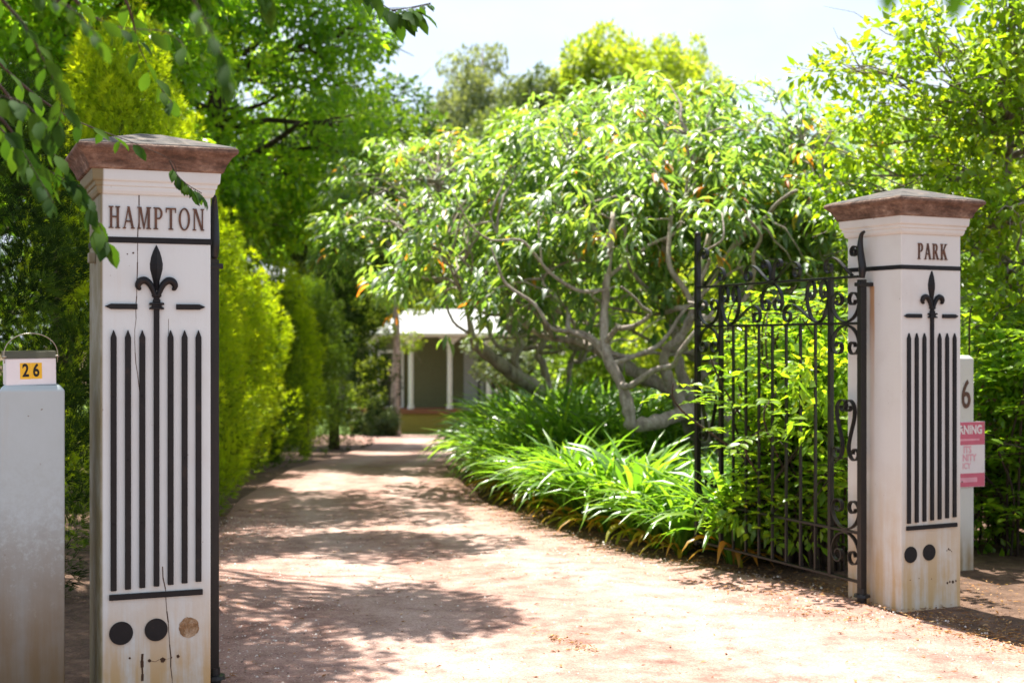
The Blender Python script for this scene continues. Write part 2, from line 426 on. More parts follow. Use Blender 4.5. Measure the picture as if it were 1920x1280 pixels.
# leaf outlines: x across, y along, z up
LEAF2 = ([(0, 0, 0), (-.26, .45, .07), (.26, .45, .07), (0, 1, -.08)], [(0, 3, 1), (0, 2, 3)])
LANCE = ([(0, 0, 0), (-.13, .35, .05), (0, .38, .0), (.13, .35, .05), (-.11, .68, -.02), (0, .70, -.07), (.11, .68, -.02), (0, 1.0, -.22)],
         [(0, 2, 1), (0, 3, 2), (1, 2, 5, 4), (2, 3, 6, 5), (4, 5, 7), (5, 6, 7)])
OVAL = ([(0, 0, 0), (-.17, .2, .03), (0, .22, -.01), (.17, .2, .03), (-.25, .5, .05), (0, .52, 0), (.25, .5, .05), (-.17, .8, .0), (0, .82, -.05), (.17, .8, .0), (0, 1.02, -.12)],
        [(0, 2, 1), (0, 3, 2), (1, 2, 5, 4), (2, 3, 6, 5), (4, 5, 8, 7), (5, 6, 9, 8), (7, 8, 10), (8, 9, 10)])
TUFT = ([(-.05, 0, 0), (.05, 0, 0), (-.30, .62, .10), (-.12, .1, 0), (-.02, .1, 0), (-.10, .95, -.08), (.02, .1, 0), (.12, .1, 0), (.12, 1.0, .06), (.06, 0, 0), (.1, .06, 0), (.33, .66, -.08)],
        [(0, 1, 2), (3, 4, 5), (6, 7, 8), (9, 10, 11)])
STONE = ([(-.5, -.4, -.2), (.5, -.45, -.2), (.1, .55, -.2), (-.1, -.05, .35), (.3, .1, .25)], [(0, 1, 3), (1, 4, 3), (1, 2, 4), (2, 0, 3), (2, 3, 4)])

def rand_dirs(n):
    v = rng.normal(size=(n, 3)); return v/np.linalg.norm(v, axis=1, keepdims=True)
def perp(d):
    r = rand_dirs(len(d)); return r

# ------------------------------------------------------------------ lettering
def glyph(ch):
    """serif capitals as stroke polygons in a unit-high box; returns polygons and width"""
    T, t, s = .17, .085, .05      # thick, thin stroke, serif thickness
    R = lambda x0, x1, z0, z1: [(x0, z0), (x1, z0), (x1, z1), (x0, z1)]
    def stem(x, w, ov=.085): return [R(x-w/2, x+w/2, 0, 1), R(x-w/2-ov, x+w/2+ov, 0, s), R(x-w/2-ov, x+w/2+ov, 1-s, 1)]
    def slant(x0, x1, w): return [[(x0-w/2, 0), (x0+w/2, 0), (x1+w/2, 1), (x1-w/2, 1)]]
    def arc(cx, cz, rx, rz, wx, wz, a0, a1, n=18):
        out = []
        for i in range(n):
            b0, b1 = a0+(a1-a0)*i/n, a0+(a1-a0)*(i+1)/n
            p = lambda b, rx_, rz_: (cx+rx_*math.cos(b), cz+rz_*math.sin(b))
            out.append([p(b0, rx-wx, rz-wz), p(b0, rx, rz), p(b1, rx, rz), p(b1, rx-wx, rz-wz)])
        return out
    if ch == 'H': return stem(.17, T) + stem(.65, T) + [R(.24, .58, .49, .56)], .82
    if ch == 'A': return slant(.10, .40, t) + slant(.72, .40, T) + [R(.21, .60, .30, .37), R(-.01, .22, 0, s), R(.58, .86, 0, s)], .84
    if ch == 'M': return stem(.13, t) + stem(.83, T) + [[(.13, 1), (.30, 1), (.53, .06), (.45, .0)], [(.45, 0), (.52, 0), (.80, 1), (.72, 1)]], .98
    if ch == 'P': return stem(.17, T) + arc(.36, .73, .30, .27, T*.85, .07, -PI/2, PI/2) + [R(.24, .37, .93, 1), R(.24, .37, .46, .53)], .70
    if ch == 'R': return stem(.17, T) + arc(.36, .74, .28, .26, T*.85, .07, -PI/2, PI/2) + [R(.24, .37, .93, 1), R(.24, .37, .48, .55), [(.34, .50), (.50, .50), (.80, 0), (.62, 0)], R(.58, .88, 0, s)], .86
    if ch == 'T': return [R(.29, .29+T, 0, 1), R(.20, .55, 0, s), R(.0, .75, .93, 1), R(.0, .06, .78, .95), R(.69, .75, .78, .95)], .75
    if ch == 'O': return arc(.42, .5, .42, .52, .15, .07, 0, 2*PI, 40), .84
    if ch == 'N': return stem(.13, t) + stem(.73, t) + [[(.10, 1), (.28, 1), (.77, 0), (.62, 0)]], .86
    if ch == 'K': return stem(.17, T) + [[(.24, .40), (.30, .36), (.76, 1), (.64, 1)], [(.36, .56), (.50, .62), (.84, 0), (.64, 0)], R(.56, .86, 1-s, 1), R(.56, .94, 0, s)], .88
    return [], .4

def word(txt, x0, x1, z0, h, y, parent, mat, depth=.007):
    """raised letters, each its own part, spread from x0 to x1"""
    gl = [glyph(c) for c in txt]; tot = sum(g[1] for g in gl)*h
    k = 1.0; gap = (x1-x0-tot)/(len(txt)-1)
    if gap < .012: k = (x1-x0-.012*(len(txt)-1))/tot; gap = .012
    x = x0
    for c, (polys, w) in zip(txt, gl):
        mb = MB()
        for i, p in enumerate(polys):
            e = .00025*(i % 5)
            mb.prism([(x+a*h*k, z0+b*h) for a, b in p], y-depth-e, y+.001)
        o = mb.build('letter', mat, parent); o['label'] = 'brown serif letter ' + c
        x += w*h*k+gap

def text_mesh(body, size, extrude=.0015, bold=0.0):
    cu = bpy.data.curves.new('text', 'FONT'); cu.body = body; cu.size = size; cu.extrude = extrude; cu.offset = bold
    cu.align_x = 'CENTER'; cu.align_y = 'CENTER'; cu.resolution_u = 4
    o = bpy.data.objects.new('text', cu); C.objects.link(o)
    dg = bpy.context.evaluated_depsgraph_get()
    me = bpy.data.meshes.new_from_object(o.evaluated_get(dg))
    bpy.data.objects.remove(o); bpy.data.curves.remove(cu)
    return me

# ------------------------------------------------------------------ gate pillars
W = .48; H2 = W/2; FRONT = -H2
def ribbon_crack(path, w, y, parent):
    mb = MB()
    for (a, b) in zip(path[:-1], path[1:]):
        ww = w*(.5+random.random())
        mb.prism([(a[0]-ww/2, a[1]), (a[0]+ww/2, a[1]), (b[0]+ww/2, b[1]), (b[0]-ww/2, b[1])], y-.0008-.0004*random.random(), y+.0005)
    return mb.build('crack', M['crack'], parent)

def fleur(parent, zt, zb, y, s=1.0):
    """spear, two curled petals, collar and foot, standing proud of the face"""
    t = thing_part('fleur_de_lis', parent)
    mb = MB(); n = 14; hgt = zt-zb
    prof = [(0, .0), (.05, .006), (.15, .0155), (.28, .0235), (.42, .0285), (.54, .0275), (.66, .0215), (.80, .0145), (1.0, .012)]
    zz = [zt-(zt-(zb+.085))*p[0] for p in prof]; vs = []; fs = []
    for (p, z) in zip(prof, zz):
        w = p[1]; vs += [(-w, y, z), (-w*.8, y-.008, z), (0, y-.008-w*.75, z), (w*.8, y-.008, z), (w, y, z)]
    for i in range(len(prof)-1):
        for k in range(4):
            a = i*5+k; fs.append((a, a+1, a+6, a+5))
    mb.add(vs, fs); mb.build('spear', M['iron'], t, bevel=0)
    for sg in (-1, 1):
        pts = [(0.006, zb+.055, .010), (.016, zb+.085, .012), (.030, zb+.112, .014), (.050, zb+.128, .016), (.070, zb+.124, .016), (.080, zb+.108, .014), (.077, zb+.093, .010), (.067, zb+.092, .006)]
        pp = smooth_path([(sg*x, y-.010, z, r) for x, z, r in pts], 4)
        m2 = MB(); m2.tube([q[:3] for q in pp], [float(q[3]) for q in pp], 8)
        m2.build('petal', M['iron'], t, smooth=True)
    m3 = MB()
    for (hw, z0, z1, d) in ((.021, zb+.056, zb+.068, .018), (.013, zb+.044, zb+.056, .014), (.017, zb+.030, zb+.044, .017), (.033, zb+.020, zb+.030, .022), (.022, zb+.010, zb+.020, .019), (.032, zb, zb+.010, .022)):
        m3.prism([(-hw, z0), (hw, z0), (hw*.92, z1), (-hw*.92, z1)], y-d, y+.001)
    m3.build('collar', M['iron'], t, bevel=.0025)
    return t

def thing_part(name, parent, label=None):
    o = bpy.data.objects.new(name, None); o.empty_display_size = .05; C.objects.link(o); o.parent = parent
    if label: o['label'] = label
    return o

def pillar(name, label, loc, rz, paint, txt, tx0, tx1, group):
    p = thing(name, label, 'gate pillar', loc, rz, group)
    mb = MB(); mb.box(-H2, H2, -H2, H2, -.25, 2.252)
    mb.build('shaft', paint, p, bevel=.006)
    mb = MB(); mb.rings([(H2+.004, 2.246), (H2+.010, 2.250), (H2+.016, 2.262), (H2+.018, 2.272), (H2+.018, 2.280), (H2+.024, 2.284), (H2+.026, 2.300), (H2+.034, 2.306), (H2+.036, 2.312), (H2+.040, 2.356)])
    mb.build('capital', paint, p, bevel=.002)
    cap = MB(); cap.rings([(H2+.045, 2.352), (H2+.052, 2.358), (H2+.062, 2.385), (H2+.082, 2.418), (H2+.104, 2.436), (H2+.110, 2.446), (H2+.104, 2.460)])
    cs = cap.build('cap_stone', M['cap_stone'], p, bevel=.007)
    tp = MB(); tp.rings([(H2+.1035, 2.456), (H2+.096, 2.465), (.05, 2.545), (.012, 2.550)])
    tp.build('cap_top', M['cap_top'], cs, bevel=.006)
    bd = MB(); bd.rings([(H2+.0045, 2.034), (H2+.0045, 2.060)])
    bd.build('band', M['iron'], p, bevel=.002)
    word(txt, tx0, tx1, 2.097, .097, FRONT, p, M['bronze'])
    y = FRONT
    fleur(p, 2.028, 1.742, y)
    for (x0, x1, sg) in ((-.222, -.083, -1), (.086, .215, 1)):
        b = MB(); z0, z1 = 1.742, 1.766; zm = (z0+z1)/2
        pts = [(x0, zm), (x0+.026, z0), (x1, z0), (x1, z1), (x0+.026, z1)] if sg < 0 else [(x1, zm), (x1-.026, z1), (x0, z1), (x0, z0), (x1-.026, z0)]
        b.prism(pts, y-.012, y+.001); b.build('cross_bar', M['iron'], p, bevel=.002)
    for i in range(7):
        x = (i-3)*.0615; hw = .0128; zt = 1.652 if i != 3 else 1.745; zb = .515+.003*(i-3)
        b = MB()
        if i != 3: b.prism([(x-hw, zb), (x+hw, zb), (x+hw, zt-.034), (x, zt), (x-hw, zt-.034)], y-.013, y+.001)
        else: b.prism([(x-hw*.95, zb), (x+hw*.95, zb), (x+hw*.95, zt), (x-hw*.95, zt)], y-.014, y+.001)
        bo = b.build('bar', M['iron'], p, bevel=.003)
        for zq in (.80, 1.36) if i % 2 == 0 else (1.08,):
            k_ = MB(); k_.tube([(x, y-.0125, zq), (x, y-.0165, zq)], [.0052, .0036], 8); k_.build('bolt', M['iron'], bo)
    b = MB(); b.box(-.203, .203, y-.013, y+.001, .465, .490); b.build('base_bar', M['iron'], p, bevel=.002)
    return p

def disc(parent, x, z, r, mat, name='disc', d=.007, wob=.0):
    b = MB(); n = 32
    pts = [(x+r*(1+wob*(random.random()-.5))*math.cos(2*PI*k/n), z+r*(1+wob*(random.random()-.5))*math.sin(2*PI*k/n)) for k in range(n)]
    b.prism(pts, FRONT-d, FRONT+.001); return b.build(name, mat, parent, bevel=.0015 if not wob else 0)

aL = math.radians(22.0); aR = math.radians(27.5)
def centre(corner, a, left):
    c, s = math.cos(a), math.sin(a)
    return (corner[0]+c*H2-s*H2, corner[1]+s*H2+c*H2, 0.0)
LPC = centre((-1.802, 6.226), aL, True); RPC = centre((2.335, 8.53), aR, False)
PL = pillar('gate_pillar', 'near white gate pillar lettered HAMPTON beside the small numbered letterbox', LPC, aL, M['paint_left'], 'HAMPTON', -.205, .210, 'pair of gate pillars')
PR = pillar('gate_pillar', 'farther cream gate pillar lettered PARK with the open iron gate hung on it', RPC, aR, M['paint_right'], 'PARK', -.112, .125, 'pair of gate pillars')
disc(PL, -.152, .318, .051, M['iron']); disc(PL, -.001, .322, .050, M['iron'])
o = disc(PL, .143, .322, .045, M['scar'], 'disc_scar', .002, .12); o['label'] = 'bare brown round scar where a disc is missing'
disc(PR, -.168, .318, .049, M['iron']); disc(PR, -.02, .322, .049, M['iron'])
# cracks and holes in the near pillar
cr = [(-.075, 2.250)]
for z in np.arange(2.2, .02, -.05): cr.append((-.080 + .012*math.sin(z*3.1) + .003*random.uniform(-1, 1) + (.15*max(0, (1.55-z)/1.5) if z < 1.55 else 0), float(z)))
ribbon_crack([c for c in cr if c[1] > 1.2], .003, FRONT, PL)
ribbon_crack([c for c in cr if c[1] < .62], .0035, FRONT, PL)
ribbon_crack([(.052+.002*math.sin(z*9), z) for z in np.arange(1.70, .70, -.04)], .0012, FRONT, PL)
ribbon_crack([(-.060, .22), (-.062, .19), (-.0615, .16), (-.060, .13), (-.061, .10)], .009, FRONT, PL)
for (x, z, r) in ((.028, .185, .011), (.095, .196, .007), (-.115, .205, .005), (-.03, .187, .007), (.065, .193, .004), (-.1, 1.99, .004), (-.125, 1.985, .003)):
    disc(PL, x, z, r, M['crack'], 'chip', .0012, .5)
ribbon_crack([(-.03, .187), (-.005, .18), (.012, .188), (.03, .184), (.06, .19)], .005, FRONT, PL)
for (x, z, r) in ((.14, .33, .006), (.152, .325, .004), (.125, .322, .003), (.165, .315, .003), (.13, .125, .007), (.15, .13, .006), (.175, .128, .009), (.20, .132, .006), (-.17, .165, .003), (-.1, .17, .003), (.0, .16, .003)):
    disc(PR, x, z, r, M['crack'], 'chip', .0012, .6)
# white fixing block on the outer side of the near pillar
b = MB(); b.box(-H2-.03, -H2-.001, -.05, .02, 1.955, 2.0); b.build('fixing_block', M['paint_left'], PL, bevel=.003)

# ------------------------------------------------------------------ low posts
def post(label, loc, rz, h, w, mat):
    p = thing('concrete_post', label, 'post', loc, rz, 'pair of low white posts')
    mb = MB(); hw = w/2
    mb.rings([(hw, -.2), (hw, h-.022), (hw-.022, h)])
    mb.build('shaft', mat, p, bevel=.006)
    return p
aP = math.radians(19.0)
wP = .272
cx = (60-960)/F*6.36; cy = 6.36
POL = post('short weathered white post with the letterbox on top', (cx, cy, 0), aP, 1.408, wP, M['post_paint'])
# letterbox
lb = thing('letterbox', 'small white metal letterbox with yellow number 26 and wire handle', 'letterbox', (cx-.004, cy-.02, 1.408), math.radians(24.0))
lb.rotation_euler = (0, math.radians(-.8), math.radians(24.0))
bw, bd2, bh = .105, .085, .118
mb = MB(); mb.box(-bw, bw, -bd2, bd2, 0, bh); mb.build('box', M['white_sheet'], lb, bevel=.003)
mb = MB()
mb.add([(-bw-.004, -bd2-.006, bh+.0005), (bw+.004, -bd2-.006, bh+.0005), (bw+.004, bd2+.004, bh+.0005), (-bw-.004, bd2+.004, bh+.0005), (-bw-.004, -bd2+.012, bh+.030), (bw+.004, -bd2+.012, bh+.030), (bw+.004, bd2, bh+.034), (-bw-.004, bd2, bh+.034)],
       [(0,3,2,1),(4,5,6,7),(0,1,5,4),(1,2,6,5),(2,3,7,6),(3,0,4,7)])
mb.build('lid', M['olive'], lb, bevel=.002)
hp = []
for k in range(25):
    a = PI*k/24; hp.append((-(bw+.008)*math.cos(a), -bd2+.002, bh+.012+.098*math.sin(a)**.9))
hp = [(-(bw+.006), -bd2+.002, bh-.02)] + hp + [(bw+.006, -bd2+.002, bh-.02)]
mb = MB(); mb.tube(hp, .0023, 6); mb.build('handle', M['wire'], lb, smooth=True)
for sg in (-1, 1):
    mb = MB(); mb.tube([(sg*(bw-.004), -bd2+.002, bh+.008), (sg*(bw+.014), -bd2+.002, bh+.008)], .0055, 10); mb.build('rivet', M['wire'], lb, smooth=True)
mb = MB(); mb.box(-.047, -.0015, -bd2-.0012, -bd2+.0002, .027, .098); st1 = mb.build('number_plate', M['yellow'], lb)
mb = MB(); mb.box(-.001, .045, -bd2-.0012, -bd2+.0002, .028, .098); st2 = mb.build('number_plate', M['yellow'], lb)
for ch, x, par in (('2', -.0235, st1), ('6', .0205, st2)):
    m = text_mesh(ch, .078, .0006, .0022); o = obj('digit', m, M['black'], par)
    o.rotation_euler = (PI/2, 0, 0); o.scale = (.72, 1, 1); o.location = (x, -bd2-.0019, .0625); o['label'] = 'black digit ' + ch

# right low post with numerals and warning sign
xr_, yr_ = (1826-960)/F*10.15, 10.15        # its right front edge
cR = math.radians(23.0)
pc = (xr_ - math.cos(cR)*.135 - math.sin(cR)*.135, yr_ - math.sin(cR)*.135 + math.cos(cR)*.135, 0)
POR = post('white post behind the farther pillar carrying numerals and a red warning sign', pc, cR, 1.50, .27, M['post_cream'])
for ch, x in (('2', -.062), ('6', .062)):
    m = text_mesh(ch, .285, .004, .001); o = obj('numeral', m, M['bronze'], POR)
    o.rotation_euler = (PI/2, 0, 0); o.scale = (.62, 1, 1); o.location = (x, -.139, 1.215); o['label'] = 'dark metal numeral ' + ch
sg_ = thing('warning_sign', 'faded red and white warning sign fixed to the numbered white post', 'sign', (0, 0, 0), 0)
sg_.matrix_world = Matrix.Translation(pc) @ Matrix.Rotation(cR, 4, 'Z')
SX0, SX1, SZ0, SZ1, SY = -.13, .225, .565, 1.030, -.141
mb = MB(); mb.box(SX0, SX1, SY-.004, SY, SZ0, SZ1); mb.build('plate', M['sign_white'], sg_, bevel=.0015)
mb = MB(); mb.box(SX0+.003, SX1-.003, SY-.0052, SY-.0042, SZ1-.165, SZ1-.003); mb.build('red_band', M['sign_red'], sg_)
mb = MB(); mb.box(SX0+.003, SX1-.003, SY-.0052, SY-.0042, SZ0+.003, SZ0+.098); mb.build('red_band', M['sign_red'], sg_)
def sign_text(t, size, x, z, mat, bold=.002, sx=.8, y=-.0062):
    o = obj('lettering', text_mesh(t, size, .0004, bold), mat, sg_); o.rotation_euler = (PI/2, 0, 0); o.scale = (sx, 1, 1); o.location = (x, SY+y, z)
sign_text('WARNING', .084, .040, SZ1-.060, M['sign_white'], .003, .78)
sign_text('ITS', .068, .068, SZ1-.200, M['sign_pink'], .002, .8, -.005)
sign_text('NITY', .068, .085, SZ1-.258, M['sign_pink'], .002, .8, -.005)
sign_text('ICY', .060, .060, SZ1-.315, M['sign_pink'], .001, .8, -.005)
mb = MB(); mb.box(SX0+.05, SX1-.05, SY-.0062, SY-.0054, SZ1-.135, SZ1-.122); mb.build('lettering', M['sign_pink'], sg_)
mb = MB(); mb.box(SX0+.05, SX1-.07, SY-.0062, SY-.0054, SZ0+.035, SZ0+.068); mb.build('lettering', M['sign_pink'], sg_)
for z in (SZ1-.04, SZ0+.04):
    mb = MB(); mb.tube([(.02, SY-.009, z), (.02, SY-.003, z)], .005, 8); mb.build('screw', M['iron'], sg_)

# ------------------------------------------------------------------ wrought iron gates
GL = 1.985
def clothoid(segs, step=.05):
    h = 0.; p = np.zeros(2); pts = [p.copy()]; hs = [0.]
    for (ln, k0, k1) in segs:
        n = max(2, int(ln/step))
        for i in range(n):
            k = k0+(k1-k0)*(i+.5)/n; h += k*ln/n*.5; p = p + np.array([math.cos(h), math.sin(h)])*ln/n; h += k*ln/n*.5
            pts.append(p.copy()); hs.append(h)
    return np.array(pts), np.array(hs)
def c_scroll(u0, u1, z0, z1, up=True):
    """C scroll; the bow at the bottom when up, both ends curling inwards"""
    pts, hs = clothoid([(2.3, 5.0, 1.0), (2.0, 1.0, 1.0), (2.3, 1.0, 5.0)])
    hm = hs[len(hs)//2]; c, s = math.cos(-hm), math.sin(-hm)
    q = pts @ np.array([[c, s], [-s, c]])
    q -= q.min(0); q /= q.max(0)
    if not up: q[:, 1] = 1-q[:, 1]
    return [(u0+(u1-u0)*a, z0+(z1-z0)*b) for a, b in q]
def fit(pts, p0, p1, flip):
    q = pts.copy()
    if flip: q[:, 1] *= -1
    a = complex(*q[0]); b = complex(*q[-1]); A = complex(*p0); B = complex(*p1)
    k = (B-A)/(b-a)
    return [((A+(complex(*v)-a)*k).real, (A+(complex(*v)-a)*k).imag) for v in q]
def j_scroll(p0, p1, flip=False, k=1.0):
    pts, _ = clothoid([(1.1*k, -.35, .1), (.7, .3, .9), (2.4, .9, 5.2)]); return fit(pts, p0, p1, flip)
def s_scroll(p0, p1, flip=False):
    pts, _ = clothoid([(2.2, 5.2, .9), (.6, .9, 0), (.5, 0, 0), (.6, 0, -.9), (2.2, -.9, -5.2)]); return fit(pts, p0, p1, flip)
def flat_bar(path, parent, name='scroll', w=.026, th=.0085):
    mb = MB(); n = len(path); vs = []; fs = []
    for i in range(n):
        a = np.array(path[max(i-1, 0)]); b = np.array(path[min(i+1, n-1)]); t = b-a; t = t/max(np.linalg.norm(t), 1e-9); nn = np.array([-t[1], t[0]])*th/2
        u, z = path[i]
        vs += [(u+nn[0], -w/2, z+nn[1]), (u+nn[0], w/2, z+nn[1]), (u-nn[0], w/2, z-nn[1]), (u-nn[0], -w/2, z-nn[1])]
    for i in range(n-1):
        for k in range(4):
            a = i*4+k; b = i*4+(k+1) % 4; fs.append((a, b, b+4, a+4))
    fs += [(3, 2, 1, 0), tuple(range((n-1)*4, n*4))]
    mb.add(vs, fs); return mb.build(name, M['gate_iron'], parent)

def gate(name, label, loc, rz, group, side):
    g = thing(name, label, 'gate', loc, rz, group)
    def bar(nm, u, hw, z0, z1, hy=None):
        mb = MB(); hy = hy or hw; mb.box(u-hw, u+hw, -hy, hy, z0, z1); return mb.build(nm, M['gate_iron'], g, bevel=.002)
    def rail(z, u0=0.0, u1=GL, th=.008, hy=.014):
        mb = MB(); mb.box(u0+.021, u1-.019, -hy, hy, z-th, z+th); return mb.build('rail', M['gate_iron'], g, bevel=.002)
    ZR = (.120, .42, 1.712, 2.000)
    u1, u2 = .162*GL, .832*GL
    bar('hinge_post', 0, .021, .04, 1.98); bar('lock_post', GL, .019, .09, 2.385)
    mb = MB(); mb.tube([(GL, 0, 2.385), (GL, 0, 2.40), (GL, 0, 2.415)], [.02, .026, .012], 10); mb.build('finial', M['gate_iron'], g, smooth=True)
    for z in ZR: rail(z)
    for u in (u1, u2):
        bar('stile', u, .015, ZR[0]+.008, ZR[1]-.008); bar('stile', u, .015, ZR[1]+.008, ZR[2]-.008); bar('stile', u, .015, ZR[2]+.008, ZR[3]-.008)
    for i in range(7):
        u = u1+(u2-u1)*(i+1)/8
        bar('bar', u, .0085, ZR[0]+.008, ZR[1]-.008); bar('bar', u, .0085, ZR[1]+.008, ZR[2]-.008)
    m = lambda path: [(GL-u, z) for u, z in path]
    paths = []
    e0, e1 = .026, u1-.020
    both = []
    both.append(c_scroll(e0, e1, ZR[2]+.012, ZR[2]+.19, True))
    both.append(c_scroll(e0, e1, ZR[2]-.19, ZR[2]-.012, False))
    both.append(c_scroll(e0, e1, ZR[1]+.012, ZR[1]+.19, True))
    both.append(c_scroll(e0, e1, ZR[1]-.20, ZR[1]-.012, False))
    um = (e0+e1)/2
    both.append(s_scroll((um-.075, .90), (um-.050, 1.20), False)); both.append(s_scroll((um+.075, .90), (um+.050, 1.20), True))
    # crest above the top rail and the panel below it
    both.append(j_scroll((.10, ZR[3]+.012), (.355, ZR[3]+.085), True))
    both.append(j_scroll((.48*GL, ZR[3]+.012), (.345*GL, ZR[3]+.075), False))
    both.append(j_scroll((.495*GL, ZR[3]+.012), (.455*GL, ZR[3]+.135), False, .6))
    both.append(c_scroll(u1+.020, u1+.26, ZR[2]+.012, ZR[3]-.012, True))
    both.append(j_scroll((u1+.17, ZR[2]+.016), (u1+.50, ZR[2]+.075), True, 1.3))
    for p in both:
        flat_bar(p, g); flat_bar(m(p), g)
    flat_bar(c_scroll(.437*GL, .563*GL, ZR[3]-.19, ZR[3]-.012, False), g)
    flat_bar(j_scroll((.015, ZR[3]+.03), (.075, 2.17), True, .5), g)
    flat_bar(m(j_scroll((.02, ZR[3]+.03), (.10, 2.26), True, .8)), g)
    # curled finial over the hinge, collar strap and pin
    pp = smooth_path([(0, 0, 1.99, .018), (-.006, 0, 2.05, .024), (.010, 0, 2.13, .022), (.016, 0, 2.20, .018), (.004, 0, 2.255, .013), (-.024, 0, 2.272, .009)], 4)
    mb = MB(); mb.tube([q[:3] for q in pp], [float(q[3]) for q in pp], 8); mb.build('finial', M['gate_iron'], g, smooth=True)
    mb = MB(); mb.box(-.024, .024, min(-.04*side, .11*side), max(-.04*side, .11*side), 1.938, 1.962); hg = mb.build('hinge', M['gate_iron'], g, bevel=.004)
    mb = MB(); mb.tube([(0, side*.085, 1.930), (0, side*.085, 1.975)], .016, 10); mb.build('hinge_pin', M['gate_iron'], hg)
    mb = MB(); mb.tube([(0, 0, -.05), (0, 0, .03), (0, 0, .032), (0, 0, .05), (0, 0, .052), (0, 0, .085)], [.030, .030, .052, .048, .028, .026], 14); mb.build('foot_socket', M['gate_iron'], g)
    return g
gh = Vector((2.150, 8.74, 0)); gf = Vector((1.379, 10.57, 0))
dv = gf-gh
G1 = gate('iron_gate', 'open black wrought iron gate leaf with leafy shrub growing through its bars', gh, math.atan2(dv.y, dv.x), 'gate leaves', -1)
# the other leaf stands open in line with the view, behind the near pillar
hl = Vector(((402-960)/F*6.62, 6.62, 0)); dirl = Vector((hl.x-.03, hl.y, 0)).normalized()
G2 = gate('iron_gate', 'black iron gate leaf seen edge on beside the near pillar', hl, math.atan2(dirl.y, dirl.x), 'gate leaves', 1)

# ------------------------------------------------------------------ foliage materials
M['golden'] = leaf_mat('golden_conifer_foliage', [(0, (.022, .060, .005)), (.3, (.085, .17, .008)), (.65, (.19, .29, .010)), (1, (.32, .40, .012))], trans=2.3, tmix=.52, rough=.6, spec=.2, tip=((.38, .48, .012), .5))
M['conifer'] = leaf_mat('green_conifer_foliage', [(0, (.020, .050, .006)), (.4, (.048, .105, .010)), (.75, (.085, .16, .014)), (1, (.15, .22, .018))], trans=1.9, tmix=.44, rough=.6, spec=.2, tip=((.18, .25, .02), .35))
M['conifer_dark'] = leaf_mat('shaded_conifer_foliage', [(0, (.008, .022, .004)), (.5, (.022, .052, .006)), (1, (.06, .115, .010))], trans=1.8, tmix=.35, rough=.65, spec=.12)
M['broad'] = leaf_mat('broad_tree_leaf', [(0, (.045, .115, .012)), (.4, (.095, .20, .016)), (.75, (.16, .28, .022)), (1, (.27, .36, .028))], trans=2.9, tmix=.58, rough=.36, spec=.7)
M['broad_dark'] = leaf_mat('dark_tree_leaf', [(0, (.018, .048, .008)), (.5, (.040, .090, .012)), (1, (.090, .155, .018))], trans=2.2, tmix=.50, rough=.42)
M['laurel'] = leaf_mat('glossy_shrub_leaf', [(0, (.030, .080, .035)), (.3, (.085, .165, .055)), (.7, (.155, .245, .065)), (.90, (.24, .30, .055)), (.955, (.40, .24, .035)), (1, (.48, .13, .035))], trans=2.5, tmix=.55, rough=.44, spec=1.0, ior=1.62)
M['lime'] = leaf_mat('lime_leaf', [(0, (.075, .155, .012)), (.4, (.13, .23, .015)), (.8, (.20, .30, .018)), (1, (.30, .35, .02))], trans=2.1, tmix=.58, rough=.36, spec=.5)
M['vine'] = leaf_mat('young_shrub_leaf', [(0, (.065, .155, .018)), (.4, (.12, .235, .022)), (.8, (.21, .33, .022)), (1, (.36, .42, .022))], trans=2.2, tmix=.55, rough=.33, spec=.6)
M['strap'] = leaf_mat('strap_leaf', [(0, (.055, .15, .022)), (.4, (.10, .22, .026)), (.86, (.18, .31, .034)), (.93, (.34, .32, .03)), (.97, (.50, .24, .03)), (1, (.42, .25, .08))], trans=2.3, tmix=.48, rough=.34, spec=.7, ior=1.5)
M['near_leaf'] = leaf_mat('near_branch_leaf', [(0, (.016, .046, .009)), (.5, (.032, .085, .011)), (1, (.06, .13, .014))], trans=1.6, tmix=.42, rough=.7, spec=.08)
M['far_leaf'] = leaf_mat('far_tree_leaf', [(0, (.055, .095, .045)), (.5, (.10, .155, .065)), (1, (.17, .22, .085))], trans=1.5, tmix=.42, rough=.45)
M['far_lime'] = leaf_mat('far_lime_leaf', [(0, (.09, .15, .02)), (.5, (.17, .25, .03)), (1, (.28, .34, .04))], trans=2.2, tmix=.58, rough=.45)
M['twig'] = M['bark_dark']

